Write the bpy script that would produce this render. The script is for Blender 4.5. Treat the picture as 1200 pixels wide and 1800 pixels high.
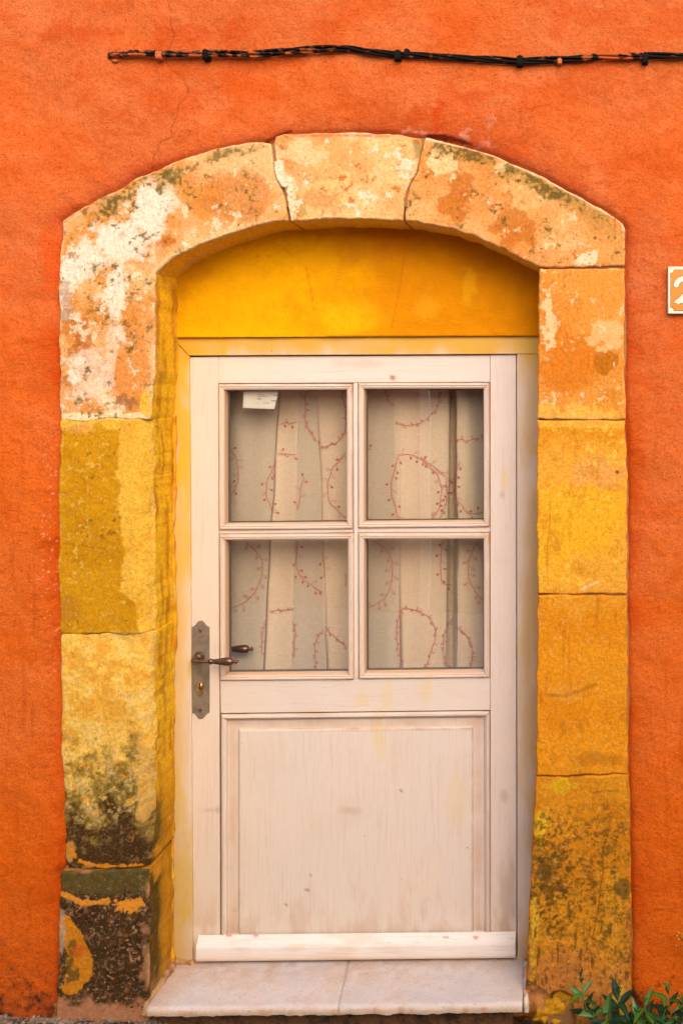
import bpy, math, random
import numpy as np
random.seed(7)
for o in list(bpy.data.objects): bpy.data.objects.remove(o)
S = bpy.context.scene
COL = S.collection
# ------------------------------------------------------------------ camera, light, exposure
F, D, VX, VY, CZ = 1728.0, 3.0, 998.0, 680.0, 1.927     # focal length in photo pixels, distance to the wall, vanishing point, eye height
cd = bpy.data.cameras.new('camera'); cam = bpy.data.objects.new('camera', cd); COL.objects.link(cam)
cam.location = (0, -D, CZ); cam.rotation_euler = (math.radians(90), 0, 0)
cd.sensor_fit = 'VERTICAL'; cd.sensor_height = 24; cd.lens = F/1800*24
cd.shift_x = -(VX-600)/1800; cd.shift_y = -(900-VY)/1800
cd.clip_start = 0.05; cd.clip_end = 1500
S.camera = cam
S.cycles.transparent_max_bounces = 24
W = bpy.data.worlds.new('World'); S.world = W; W.use_nodes = True
wn = W.node_tree.nodes; wl = W.node_tree.links
sky = wn.new('ShaderNodeTexSky'); sky.sky_type = 'NISHITA'; sky.sun_disc = False
SUN_EL, SUN_AZ = 36, 20         # degrees; azimuth from straight behind the camera towards the right
sky.sun_elevation = math.radians(SUN_EL); sky.sun_rotation = math.radians(180-SUN_AZ)
sky.dust_density = 4; sky.air_density = 1.0; sky.ozone_density = 0.6
wl.new(sky.outputs[0], wn['Background'].inputs[0]); wn['Background'].inputs[1].default_value = 0.15
sd = bpy.data.lights.new('sun', 'SUN'); sun = bpy.data.objects.new('sun', sd); COL.objects.link(sun)
sd.energy = 1.1; sd.angle = math.radians(64); sd.color = (1, .93, .82)
sun.rotation_euler = (math.radians(90-SUN_EL), 0, math.radians(SUN_AZ))
S.view_settings.view_transform = 'Standard'; S.view_settings.look = 'None'
S.view_settings.gamma = 1; S.view_settings.exposure = .68
K = 1.28      # how much brighter than its albedo a surface shows at this exposure

# ------------------------------------------------------------------ helpers
def P(px, py, y=0.0):
    k = (D+y)/F
    return ((px-VX)*k, y, CZ-(py-VY)*k)
def PX(x, z, y=0.0):
    k = F/(D+y)
    return VX+x*k, VY+(CZ-z)*k
def lin(c):
    c = np.asarray(c, float)/255.
    return np.where(c <= .04045, c/12.92, ((c+.055)/1.055)**2.4)
def alb(c): return np.minimum(lin(c)/K, .86)
_t = {}
def vn(x, y, seed=0):
    if seed not in _t: _t[seed] = np.random.RandomState(seed+11).rand(256, 256)
    T = _t[seed]
    xi = np.floor(x).astype(int); yi = np.floor(y).astype(int)
    fx = x-xi; fy = y-yi; fx = fx*fx*(3-2*fx); fy = fy*fy*(3-2*fy)
    a = T[xi & 255, yi & 255]; b = T[(xi+1) & 255, yi & 255]; c = T[xi & 255, (yi+1) & 255]; d = T[(xi+1) & 255, (yi+1) & 255]
    return (a*(1-fx)+b*fx)*(1-fy)+(c*(1-fx)+d*fx)*fy
def fbm(x, y, s, oc=5, seed=0, g=.55):       # s = size of the largest blotch in photo pixels; result about -1..1
    r = 0; a = 1; t = 0; x = np.asarray(x, float)/s; y = np.asarray(y, float)/s
    for k in range(oc):
        r = r+a*(vn(x+17.3*k, y-9.1*k, seed+k)*2-1); t += a; a *= g; x = x*2.03; y = y*2.03
    return r/t*1.7
def sm(a, b, v):
    t = np.clip((v-a)/(b-a), 0, 1); return t*t*(3-2*t)
def mix(c, col, m):
    m = np.clip(m, 0, 1)[:, None]; return c*(1-m)+alb(col)[None]*m
def blob(x, y, cx, cy, rx, ry): return 1-np.sqrt(((x-cx)/rx)**2+((y-cy)/ry)**2)
def flat(n, col): return np.repeat(alb(col)[None], n, 0)
def segd(x, y, pts):                        # distance to a polyline
    d = np.full(x.shape, 1e9)
    for (a, b), (c, e) in zip(pts[:-1], pts[1:]):
        vx, vy = c-a, e-b; L = vx*vx+vy*vy+1e-12
        t = np.clip(((x-a)*vx+(y-b)*vy)/L, 0, 1)
        d = np.minimum(d, np.hypot(x-a-t*vx, y-b-t*vy))
    return d
def snapd(x, y, poly):                      # nearest point on a closed outline
    d = np.full(x.shape, 1e9); qx = x.copy(); qy = y.copy()
    for (a, b), (c, e) in zip(poly, poly[1:]+poly[:1]):
        vx, vy = c-a, e-b; L = vx*vx+vy*vy+1e-12
        t = np.clip(((x-a)*vx+(y-b)*vy)/L, 0, 1); sx = a+t*vx; sy = b+t*vy
        dd = np.hypot(x-sx, y-sy); m = dd < d
        d[m] = dd[m]; qx[m] = sx[m]; qy[m] = sy[m]
    return d, qx, qy
def inside(x, y, poly):
    r = np.zeros(x.shape, bool)
    for (a, b), (c, e) in zip(poly, poly[1:]+poly[:1]):
        if b == e: continue
        r ^= ((b > y) != (e > y)) & (x < (c-a)*(y-b)/(e-b)+a)
    return r
def tag(o, label=None, cat=None, group=None, kind=None):
    if cat and not kind: kind = 'thing'
    for k, v in (('label', label), ('category', cat), ('group', group), ('kind', kind)):
        if v: o[k] = v
    return o
def empty(name, loc=(0, 0, 0)):
    o = bpy.data.objects.new(name, None); COL.objects.link(o); o.location = loc; o.empty_display_size = .05
    return o
def link(name, me, parent=None):
    o = bpy.data.objects.new(name, me); COL.objects.link(o)
    if parent:
        o.parent = parent
        o.matrix_parent_inverse = mathutils.Matrix.Translation(parent.location).inverted() if parent.parent is None and parent.type == 'EMPTY' else mathutils.Matrix.Identity(4)
    return o
import mathutils
def mesh(name, verts, faces, mats, parent=None, col=None, smooth=True, mi=None):
    """faces: array of quads (numpy) or a list of tuples"""
    me = bpy.data.meshes.new(name)
    if isinstance(faces, np.ndarray):
        V = np.asarray(verts, float); n = len(faces)
        me.vertices.add(len(V)); me.vertices.foreach_set('co', V.ravel())
        me.loops.add(n*4); me.loops.foreach_set('vertex_index', faces.ravel().astype(np.int32))
        me.polygons.add(n); me.polygons.foreach_set('loop_start', np.arange(0, n*4, 4, dtype=np.int32))
        me.update(calc_edges=True)
    else:
        me.from_pydata([tuple(v) for v in verts], [], [tuple(f) for f in faces])
    me.validate()
    me.polygons.foreach_set('use_smooth', [smooth]*len(me.polygons))
    if not isinstance(mats, (list, tuple)): mats = [mats]
    for m in mats: me.materials.append(m)
    if mi is not None: me.polygons.foreach_set('material_index', np.asarray(mi, np.int32))
    if col is not None:
        a = me.color_attributes.new('Col', 'FLOAT_COLOR', 'POINT')
        c = np.ones((len(me.vertices), 4), np.float32); c[:, :3] = col
        a.data.foreach_set('color', c.ravel())
    me.update()
    return link(name, me, parent)
def sides(nb_edges, V, y1, levels):
    """pull the open edge (directed vertex pairs) of a front sheet back to depth y1"""
    ids = np.unique(nb_edges); n0 = len(V); m = len(ids)
    rank = {int(v): i for i, v in enumerate(ids)}
    allv = [V]; base = V[ids]
    for l in range(1, levels+1):
        f = l/levels if levels < 3 else .004+.996*((l-1)/(levels-1))
        b = base.copy(); b[:, 1] = base[:, 1]+(y1-base[:, 1])*f+(.002 if levels > 2 and l == 1 else 0); allv.append(b)
    a = np.array([rank[int(v)] for v in nb_edges[:, 0]]); c = np.array([rank[int(v)] for v in nb_edges[:, 1]])
    fs = []
    for l in range(levels):
        if l == 0: A, B = nb_edges[:, 0], nb_edges[:, 1]
        else: A, B = n0+(l-1)*m+a, n0+(l-1)*m+c
        A2, B2 = n0+l*m+a, n0+l*m+c
        fs.append(np.stack([B, A, A2, B2], 1))
    return np.concatenate(allv), np.concatenate(fs)
def open_edges(Q):
    E = np.concatenate([Q[:, [0, 1]], Q[:, [1, 2]], Q[:, [2, 3]], Q[:, [3, 0]]])
    lo = E.min(1).astype(np.int64); hi = E.max(1).astype(np.int64); key = lo*10000000+hi
    u, idx, cnt = np.unique(key, return_index=True, return_counts=True)
    return E[idx[cnt == 1]]
def slab(name, poly, y0, y1, step, bevel, dispf, colf, sidef, mat, parent=None, levels=6, invert=False, xs=None, zs=None, world=False):
    """a block with a chipped, uneven face: poly in photo pixels at depth y0 (or metres when world)"""
    if not world: poly = [(lambda q: (q[0], q[2]))(P(a, b, y0)) for a, b in poly]
    poly = [tuple(map(float, p)) for p in poly]
    pa = np.array(poly)
    if xs is None:
        xs = np.arange(pa[:, 0].min()-step, pa[:, 0].max()+2*step, step); zs = np.arange(pa[:, 1].min()-step, pa[:, 1].max()+2*step, step)
    nx, nz = len(xs), len(zs)
    cx, cz = np.meshgrid((xs[1:]+xs[:-1])/2, (zs[1:]+zs[:-1])/2, indexing='ij')
    keep = inside(cx.ravel(), cz.ravel(), poly)
    if invert: keep = ~keep
    i, j = np.meshgrid(np.arange(nx-1), np.arange(nz-1), indexing='ij'); i = i.ravel()[keep]; j = j.ravel()[keep]
    Q = np.stack([i*nz+j, (i+1)*nz+j, (i+1)*nz+j+1, i*nz+j+1], 1)
    X, Z = np.meshgrid(xs, zs, indexing='ij'); X = X.ravel(); Z = Z.ravel()
    used, inv = np.unique(Q, return_inverse=True); Q = inv.reshape(Q.shape); X = X[used]; Z = Z[used]
    oe = open_edges(Q)
    d, qx, qz = snapd(X, Z, poly)
    if invert:
        mx = (X > xs[0]+1e-6) & (X < xs[-1]-1e-6) & (Z > zs[0]+1e-6) & (Z < zs[-1]-1e-6)
        b = np.unique(oe); b = b[mx[b]]
        oe = oe[mx[oe[:, 0]] & mx[oe[:, 1]] | (d[oe].max(1) < step*2)]
    else: b = np.unique(oe)
    X[b] = qx[b]; Z[b] = qz[b]; d[b] = 0
    px, py = PX(X, Z, y0)
    Y = y0+(bevel*(1-np.sqrt(np.clip(1-(1-np.clip(d/bevel, 0, 1))**2, 0, 1))) if bevel else 0)
    if dispf is not None: Y = Y+dispf(px, py, d)
    V = np.stack([X, Y, Z], 1); nf = len(V)
    V, sf = sides(oe, V, y1, levels)
    C = np.empty((len(V), 3)); C[:nf] = colf(px, py, d)
    spx, spy = PX(V[nf:, 0], V[nf:, 2], y0)
    C[nf:] = (sidef or (lambda a, b, t: colf(a, b, t*0)))(spx, spy, V[nf:, 1])
    return mesh(name, V, np.concatenate([Q, sf]), mat, parent, C)
def board(name, quad, y0, y1, colf, mat, parent=None, ch=.0018, step=.008, sag=None):
    """a planed board: quad = four photo-pixel corners (tl, tr, br, bl) at depth y0, softened edges, closed back"""
    q = np.array([P(a, b, y0) for a, b in quad])
    w = np.linalg.norm(q[1]-q[0]); h = np.linalg.norm(q[3]-q[0])
    def par(L):
        n = max(1, int(L/step)); t = list(np.linspace(ch, L-ch, n+1)/L)
        return np.array([0, ch*.3/L]+t+[1-ch*.3/L, 1])
    u, v = par(w), par(h)
    U, Vv = np.meshgrid(u, v, indexing='ij'); U = U.ravel()[:, None]; Vv = Vv.ravel()[:, None]
    pts = (q[0]*(1-U)+q[1]*U)*(1-Vv)+(q[3]*(1-U)+q[2]*U)*Vv
    d = np.minimum(np.minimum(U, 1-U)*w, np.minimum(Vv, 1-Vv)*h).ravel()
    pts[:, 1] += np.where(d < ch*.1, ch, np.where(d < ch*.9, ch*.45, 0))
    if sag is not None: pts[:, 1] += sag(U.ravel(), Vv.ravel())
    nu, nv = len(u), len(v)
    i, j = np.meshgrid(np.arange(nu-1), np.arange(nv-1), indexing='ij'); i = i.ravel(); j = j.ravel()
    Q = np.stack([i*nv+j, i*nv+j+1, (i+1)*nv+j+1, (i+1)*nv+j], 1)
    oe = open_edges(Q); nf = len(pts)
    V, sf = sides(oe, pts, y1, 2)
    px, py = PX(V[:, 0], V[:, 2], y0)
    C = colf(px, py)
    return mesh(name, V, np.concatenate([Q, sf]), mat, parent, C, smooth=False)
def frame_sweep(name, quad, y0, prof, colf, mat, parent=None, mitre=.0007, nseg=24):
    """mitred moulding round a rectangle: prof = [(inset, depth offset)]"""
    q = np.array([P(a, b, y0) for a, b in quad]); c = q.mean(0)
    V = []; Fs = []
    for s in range(4):
        A, B = q[s], q[(s+1) % 4]; e = (B-A)/np.linalg.norm(B-A); n = np.array([e[2], 0, -e[0]])
        if np.dot(c-A, n) < 0: n = -n
        L = np.linalg.norm(B-A); b0 = len(V)
        for t, dy in prof:
            for k in range(nseg+1):
                f = k/nseg; a = t+mitre; p = A+e*(a+(L-2*a)*f)+n*t; V.append((p[0], y0+dy, p[2]))
        m = nseg+1
        for r in range(len(prof)-1):
            for k in range(nseg):
                Fs.append((b0+r*m+k, b0+r*m+k+1, b0+(r+1)*m+k+1, b0+(r+1)*m+k))
    V = np.array(V); px, py = PX(V[:, 0], V[:, 2], y0)
    return mesh(name, V, np.array(Fs), mat, parent, colf(px, py), smooth=False)
def tube(pts, rad, n=12, cap=True):
    pts = [mathutils.Vector(p) for p in pts]; V = []; Fs = []
    if not hasattr(rad, '__len__'): rad = [rad]*len(pts)
    up = mathutils.Vector((0, 1, .01)); prev = None
    for i, p in enumerate(pts):
        t = (pts[min(i+1, len(pts)-1)]-pts[max(i-1, 0)]).normalized()
        if prev is None: a = t.orthogonal().normalized()
        else: a = (prev-t*prev.dot(t)).normalized()
        prev = a; b = t.cross(a)
        for k in range(n):
            w = 2*math.pi*k/n; V.append(p+(a*math.cos(w)+b*math.sin(w))*rad[i])
    for i in range(len(pts)-1):
        for k in range(n):
            Fs.append((i*n+k, i*n+(k+1) % n, (i+1)*n+(k+1) % n, (i+1)*n+k))
    if cap:
        for e, rev in ((0, 1), (len(pts)-1, 0)):
            V.append(pts[e]); ci = len(V)-1
            for k in range(n):
                a, b = e*n+k, e*n+(k+1) % n; Fs.append((ci, b, a) if rev else (ci, a, b))
    return [tuple(v) for v in V], Fs
def smoothpath(pts, n=8):
    out = []
    for i in range(len(pts)-1):
        p0 = np.array(pts[max(i-1, 0)], float); p1 = np.array(pts[i], float); p2 = np.array(pts[i+1], float); p3 = np.array(pts[min(i+2, len(pts)-1)], float)
        for k in range(n):
            t = k/n; out.append(.5*((2*p1)+(-p0+p2)*t+(2*p0-5*p1+4*p2-p3)*t*t+(-p0+3*p1-3*p2+p3)*t**3))
    out.append(np.array(pts[-1], float)); return out
def join(parts):
    V = []; Fs = []; M = []
    for k, (v, f) in enumerate(parts):
        b = len(V); V += list(v); Fs += [tuple(i+b for i in t) for t in f]; M += [k]*len(f)
    return V, Fs, M
def boxm(x0, x1, y0, y1, z0, z1):
    v = [(x, y, z) for x in (x0, x1) for y in (y0, y1) for z in (z0, z1)]
    return v, [(0, 1, 3, 2), (4, 6, 7, 5), (0, 4, 5, 1), (2, 3, 7, 6), (0, 2, 6, 4), (1, 5, 7, 3)]

# ------------------------------------------------------------------ materials
def material(name):
    m = bpy.data.materials.new(name); m.use_nodes = True
    return m, m.node_tree.nodes, m.node_tree.links, m.node_tree.nodes['Principled BSDF']
def N(nt, t, **kw):
    n = nt.new(t)
    for k, v in kw.items(): setattr(n, k, v)
    return n
def coords(ns, ls, scale=(1, 1, 1), warp=0, wscale=3):
    tc = N(ns, 'ShaderNodeTexCoord'); src = tc.outputs['Object']
    if warp:
        nz = N(ns, 'ShaderNodeTexNoise'); nz.inputs['Scale'].default_value = wscale; nz.inputs['Detail'].default_value = 2
        ls.new(src, nz.inputs['Vector'])
        sb = N(ns, 'ShaderNodeVectorMath', operation='SUBTRACT'); sb.inputs[1].default_value = (.5, .5, .5); ls.new(nz.outputs['Color'], sb.inputs[0])
        sc = N(ns, 'ShaderNodeVectorMath', operation='SCALE'); sc.inputs['Scale'].default_value = warp; ls.new(sb.outputs[0], sc.inputs[0])
        ad = N(ns, 'ShaderNodeVectorMath', operation='ADD'); ls.new(src, ad.inputs[0]); ls.new(sc.outputs[0], ad.inputs[1]); src = ad.outputs[0]
    mp = N(ns, 'ShaderNodeMapping'); mp.inputs['Scale'].default_value = scale; ls.new(src, mp.inputs['Vector'])
    return mp.outputs[0]
def noise(ns, ls, vec, scale, detail=5, rough=.6, dist=0):
    n = N(ns, 'ShaderNodeTexNoise'); n.inputs['Scale'].default_value = scale; n.inputs['Detail'].default_value = detail
    n.inputs['Roughness'].default_value = rough; n.inputs['Distortion'].default_value = dist; ls.new(vec, n.inputs['Vector'])
    return n.outputs['Fac']
def ramp(ns, ls, fac, a, b, va=0, vb=1):
    r = N(ns, 'ShaderNodeMapRange', interpolation_type='SMOOTHSTEP'); r.inputs[1].default_value = a; r.inputs[2].default_value = b
    r.inputs[3].default_value = va; r.inputs[4].default_value = vb; ls.new(fac, r.inputs[0]); return r.outputs[0]
def mixc(ns, ls, fac, a, b, mode='MIX'):
    m = N(ns, 'ShaderNodeMix', data_type='RGBA', blend_type=mode)
    for s, v in ((m.inputs[0], fac), (m.inputs[6], a), (m.inputs[7], b)):
        if hasattr(v, 'is_linked') or isinstance(v, bpy.types.NodeSocket): ls.new(v, s)
        elif isinstance(v, (int, float)): s.default_value = v
        else: s.default_value = (*v, 1)
    return m.outputs[2]
def vcol(ns):
    a = N(ns, 'ShaderNodeVertexColor'); a.layer_name = 'Col'; return a.outputs[0]
def bumps(ns, ls, bsdf, items):
    prev = None
    for h, st, dist in items:
        b = N(ns, 'ShaderNodeBump'); b.inputs['Strength'].default_value = st; b.inputs['Distance'].default_value = dist
        ls.new(h, b.inputs['Height'])
        if prev is not None: ls.new(prev, b.inputs['Normal'])
        prev = b.outputs[0]
    ls.new(prev, bsdf.inputs['Normal'])
def mineral(name, specks, bmp, rough=.9, gain=None, spec=.08, relief=0):
    """vertex-painted pigment with fine specks: specks = [(scale, detail, warp scale tuple, lo, hi, colour, amount)]"""
    m, ns, ls, b = material(name); c = vcol(ns)
    if gain:
        g = noise(ns, ls, coords(ns, ls), gain[0], 6, .7)
        c = mixc(ns, ls, 1.0, c, ramp(ns, ls, g, .25, .75, gain[1], gain[2]), 'MULTIPLY') if False else c
        vm = N(ns, 'ShaderNodeVectorMath', operation='SCALE'); ls.new(c, vm.inputs[0]); ls.new(ramp(ns, ls, g, .28, .72, gain[1], gain[2]), vm.inputs['Scale']); c = vm.outputs[0]
    for sc, de, stretch, wp, lo, hi, colr, amt in specks:
        v = coords(ns, ls, stretch, wp, 4)
        f = ramp(ns, ls, noise(ns, ls, v, sc, de, .65, .3), lo, hi, 0, amt)
        c = mixc(ns, ls, f, c, tuple(alb(colr)))
    ls.new(c, b.inputs['Base Color']); b.inputs['Roughness'].default_value = rough; b.inputs['Specular IOR Level'].default_value = spec
    lst = [(noise(ns, ls, coords(ns, ls, st, wp, 4), sc, de, .65, di), s, ds) for sc, de, st, wp, di, s, ds in bmp]
    if relief:
        bw = N(ns, 'ShaderNodeRGBToBW'); ls.new(c, bw.inputs[0]); lst.append((bw.outputs[0], relief, .006))
    bumps(ns, ls, b, lst)
    return m
M = {}
M['render'] = mineral('orange_lime_render',
    [(150, 6, (.55, 1, 1), .2, .56, .68, (186, 66, 8), .7), (250, 4, (.6, 1, .8), .12, .58, .68, (120, 44, 8), .6), (62, 8, (.4, 1, 1), .25, .57, .72, (176, 62, 10), .55), (14, 5, (1, 1, 1), .3, .50, .75, (214, 84, 22), .45), (40, 4, (1, 1, 1), .2, .62, .8, (255, 150, 95), .28)],
    [(16, 4, (.7, 1, 1), .3, .3, .4, .012), (100, 8, (.7, 1, 1), .1, .1, .7, .006), (300, 4, (1, 1, 1), 0, 0, .9, .003)], .9, (130, .84, 1.16))
M['stone'] = mineral('painted_stone',
    [(60, 10, (1, 1, 1), .05, .56, .72, (250, 216, 160), .25), (45, 10, (1, 1, 1), .05, .54, .72, (186, 108, 22), .35), (200, 6, (1, 1, 1), 0, .60, .72, (110, 66, 12), .45), (250, 4, (1, 1, 1), 0, .60, .74, (255, 226, 170), .28), (150, 6, (1, 1, 1), 0, .54, .66, (170, 100, 30), .4)],
    [(26, 7, (1, 1, 1), .05, 0, .22, .010), (110, 8, (1, 1, 1), 0, 0, .55, .005), (330, 4, (1, 1, 1), 0, 0, .5, .003)], .88, (90, .80, 1.18), relief=.6)
M['plaster'] = mineral('yellow_plaster',
    [(40, 6, (.6, 1, 1), .2, .58, .72, (198, 112, 5), .35), (180, 4, (1, 1, 1), 0, .66, .74, (130, 70, 5), .65)],
    [(18, 5, (.6, 1, 1), .25, .3, .5, .010), (110, 6, (.7, 1, 1), .1, .3, .7, .005), (300, 4, (1, 1, 1), 0, 0, .4, .0014)], .88, (12, .92, 1.07))
M['slab'] = mineral('doorstep_stone',
    [(160, 5, (1, 1, 1), 0, .58, .70, (150, 120, 102), .7), (20, 5, (1, 1, 1), .1, .52, .72, (196, 160, 142), .35), (300, 3, (1, 1, 1), 0, .60, .70, (100, 74, 58), .6), (200, 3, (1, 1, 1), 0, .60, .72, (250, 240, 232), .5)],
    [(40, 5, (1, 1, 1), 0, .2, .25, .005), (240, 5, (1, 1, 1), 0, 0, .5, .002)], .8, (10, .94, 1.05))
M['mortar'] = mineral('mortar',
    [(90, 6, (1, 1, 1), 0, .55, .68, (120, 80, 40), .6)], [(60, 6, (1, 1, 1), 0, .2, .6, .008), (240, 4, (1, 1, 1), 0, 0, .5, .002)], .95, (40, .75, 1.2))
M['asphalt'] = mineral('asphalt',
    [(120, 5, (1, 1, 1), 0, .58, .68, (150, 130, 116), .5), (260, 3, (1, 1, 1), 0, .6, .7, (30, 25, 22), .8)],
    [(30, 5, (1, 1, 1), 0, 0, .5, .01), (180, 4, (1, 1, 1), 0, 0, .8, .006)], .92, (20, .8, 1.2))
def wood(name, stretch):
    m, ns, ls, b = material(name); c = vcol(ns)
    v = coords(ns, ls, stretch, .012, 6)
    g1 = noise(ns, ls, v, 1.0, 7, .62, .2)
    v2 = coords(ns, ls, tuple(a*3.1 for a in stretch), .006, 6)
    g2 = noise(ns, ls, v2, 1.0, 4, .6)
    c = mixc(ns, ls, ramp(ns, ls, g1, .50, .72, 0, .34), c, tuple(alb((204, 168, 142))))
    c = mixc(ns, ls, ramp(ns, ls, g2, .56, .76, 0, .34), c, tuple(alb((182, 144, 116))))
    big = noise(ns, ls, coords(ns, ls), 5, 3)
    c = mixc(ns, ls, ramp(ns, ls, big, .48, .75, 0, .28), c, tuple(alb((222, 188, 160))))
    sp = noise(ns, ls, coords(ns, ls, (1, 1, 1)), 75, 2)
    c = mixc(ns, ls, ramp(ns, ls, sp, .755, .80, 0, .8), c, tuple(alb((120, 80, 55))))
    ls.new(c, b.inputs['Base Color']); b.inputs['Roughness'].default_value = .62; b.inputs['Specular IOR Level'].default_value = .35
    bumps(ns, ls, b, [(g1, .35, .0012), (g2, .3, .0006)])
    return m
M['wood_v'] = wood('whitewashed_wood_upright', (170, 170, 5))
M['wood_h'] = wood('whitewashed_wood_level', (5, 170, 170))
def simple(name, col, rough=.5, metal=0, bump=None, var=None):
    m, ns, ls, b = material(name)
    c = tuple(alb(col))
    b.inputs['Base Color'].default_value = (*c, 1); b.inputs['Roughness'].default_value = rough; b.inputs['Metallic'].default_value = metal
    if var:
        f = ramp(ns, ls, noise(ns, ls, coords(ns, ls), var[0], 6, .65), .42, .66, 0, 1)
        ls.new(mixc(ns, ls, f, c, tuple(alb(var[1]))), b.inputs['Base Color'])
    if bump: bumps(ns, ls, b, [(noise(ns, ls, coords(ns, ls), bump[0], 5), bump[1], bump[2])])
    return m
M['dark_gap'] = simple('dark_gap', (40, 25, 15), .95)
M['mortar_dark'] = simple('brown_mortar', (170, 116, 64), .95, 0, (90, .5, .004))
M['bedding'] = simple('damp_bedding', (104, 66, 34), .95, 0, (70, .8, .01), (26, (46, 30, 18)))
M['bronze'] = simple('aged_bronze', (150, 134, 114), .5, .35, (220, .15, .001), (35, (130, 112, 92)))
M['bronze_dark'] = simple('dark_bronze', (128, 98, 76), .30, .75, (150, .12, .001), (60, (96, 70, 54)))
M['brass'] = simple('worn_brass', (206, 172, 110), .35, .85, None, (90, (170, 130, 80)))
M['black'] = simple('black_plastic', (16, 13, 13), .75); M['black'].node_tree.nodes['Principled BSDF'].inputs['Specular IOR Level'].default_value = .12
M['spacer'] = simple('glazing_spacer', (70, 62, 58), .5)
M['cream'] = simple('cream_enamel', (240, 226, 200), .28, 0, None, (60, (232, 214, 184)))
M['sign_orange'] = simple('orange_enamel', (226, 132, 12), .25)
M['outline'] = simple('brown_enamel_line', (95, 60, 25), .35)
M['paper'] = simple('paper', (238, 228, 205), .8)
M['ink'] = simple('grey_ink', (150, 142, 128), .8)
M['room'] = simple('dim_room', (70, 60, 52), .9)
def leafmat():
    m, ns, ls, b = material('leaf'); c = vcol(ns)
    ls.new(c, b.inputs['Base Color']); b.inputs['Roughness'].default_value = .5; b.inputs['Specular IOR Level'].default_value = .25
    bumps(ns, ls, b, [(noise(ns, ls, coords(ns, ls), 300, 3), .2, .001)])
    return m
M['leaf'] = leafmat()
M['pebble'] = simple('pebble', (112, 96, 84), .8, 0, (120, .3, .003), (25, (176, 150, 128)))
def glass():
    m = bpy.data.materials.new('window_glass'); m.use_nodes = True; ns = m.node_tree.nodes; ls = m.node_tree.links
    ns.remove(ns['Principled BSDF'])
    t = N(ns, 'ShaderNodeBsdfTransparent'); t.inputs[0].default_value = (.98, .985, .98, 1)
    g = N(ns, 'ShaderNodeBsdfGlossy'); g.inputs['Roughness'].default_value = .015; g.inputs[0].default_value = (1, .97, .93, 1)
    fr = N(ns, 'ShaderNodeLayerWeight'); fr.inputs[0].default_value = .5
    pw = N(ns, 'ShaderNodeMath', operation='POWER'); pw.inputs[1].default_value = 5; ls.new(fr.outputs['Facing'], pw.inputs[0])
    ad = N(ns, 'ShaderNodeMath', operation='MULTIPLY_ADD'); ad.inputs[1].default_value = .8; ad.inputs[2].default_value = .17
    ls.new(pw.outputs[0], ad.inputs[0])
    bp = N(ns, 'ShaderNodeBump'); bp.inputs['Strength'].default_value = .05; bp.inputs['Distance'].default_value = .01
    ls.new(noise(ns, ls, coords(ns, ls), 3, 1), bp.inputs['Height']); ls.new(bp.outputs[0], g.inputs['Normal'])
    mx = N(ns, 'ShaderNodeMixShader'); ls.new(ad.outputs[0], mx.inputs[0]); ls.new(t.outputs[0], mx.inputs[1]); ls.new(g.outputs[0], mx.inputs[2])
    ls.new(mx.outputs[0], ns['Material Output'].inputs[0]); return m
M['glass'] = glass()
def cloth(name, col, opac):
    m = bpy.data.materials.new(name); m.use_nodes = True; ns = m.node_tree.nodes; ls = m.node_tree.links
    ns.remove(ns['Principled BSDF'])
    v = coords(ns, ls, (900, 1, 60)); v2 = coords(ns, ls, (60, 1, 900))
    w1 = noise(ns, ls, v, 1, 3); w2 = noise(ns, ls, v2, 1, 3)
    ad = N(ns, 'ShaderNodeMath', operation='ADD'); ls.new(w1, ad.inputs[0]); ls.new(w2, ad.inputs[1])
    c = mixc(ns, ls, ramp(ns, ls, ad.outputs[0], .8, 1.2), tuple(np.minimum(alb(col)*1.08, (.90, .76, .60))), tuple(np.minimum(alb(col)*1.22, (.95, .82, .66))))
    d = N(ns, 'ShaderNodeBsdfDiffuse'); ls.new(c, d.inputs[0])
    tl = N(ns, 'ShaderNodeBsdfTranslucent'); ls.new(c, tl.inputs[0])
    m1 = N(ns, 'ShaderNodeMixShader'); m1.inputs[0].default_value = .25; ls.new(d.outputs[0], m1.inputs[1]); ls.new(tl.outputs[0], m1.inputs[2])
    tr = N(ns, 'ShaderNodeBsdfTransparent')
    m2 = N(ns, 'ShaderNodeMixShader'); ls.new(ramp(ns, ls, ad.outputs[0], .8, 1.2, opac-.03, opac+.02), m2.inputs[0])
    ls.new(tr.outputs[0], m2.inputs[1]); ls.new(m1.outputs[0], m2.inputs[2])
    ls.new(m2.outputs[0], ns['Material Output'].inputs[0]); return m
M['sheer'] = cloth('sheer_curtain_cloth', (268, 234, 200), .76)
M['print'] = simple('coral_print', (216, 122, 102), .9)

# ------------------------------------------------------------------ outlines of the stones, in photo pixels on the wall plane
outer_left_arch = [(110, 388), (128, 373), (150, 363), (185, 345), (212, 330), (240, 313), (270, 301), (300, 288), (338, 274), (370, 265), (402, 257), (430, 252), (460, 249), (476, 252)]
key_top = [(485, 241), (500, 236), (560, 234), (600, 233), (640, 233), (690, 236), (738, 243)]
outer_right_arch = [(748, 243), (775, 247), (800, 254), (835, 263), (870, 274), (900, 287), (930, 300), (958, 312), (982, 326), (1012, 342), (1040, 358), (1068, 374), (1094, 392), (1099, 402)]
inner_right = [(948, 470), (922, 458), (880, 437), (832, 415), (800, 404), (770, 396), (740, 391), (713, 388)]
inner_left = [(507, 388), (470, 393), (435, 402), (400, 413), (368, 424), (340, 435), (308, 451), (288, 464), (273, 480)]
joint_l = [(480, 262), (482, 282), (488, 300), (497, 318), (500, 335), (503, 352), (509, 388)]
joint_r = [(742, 252), (737, 278), (733, 300), (718, 330), (711, 352), (709, 388)]
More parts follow.
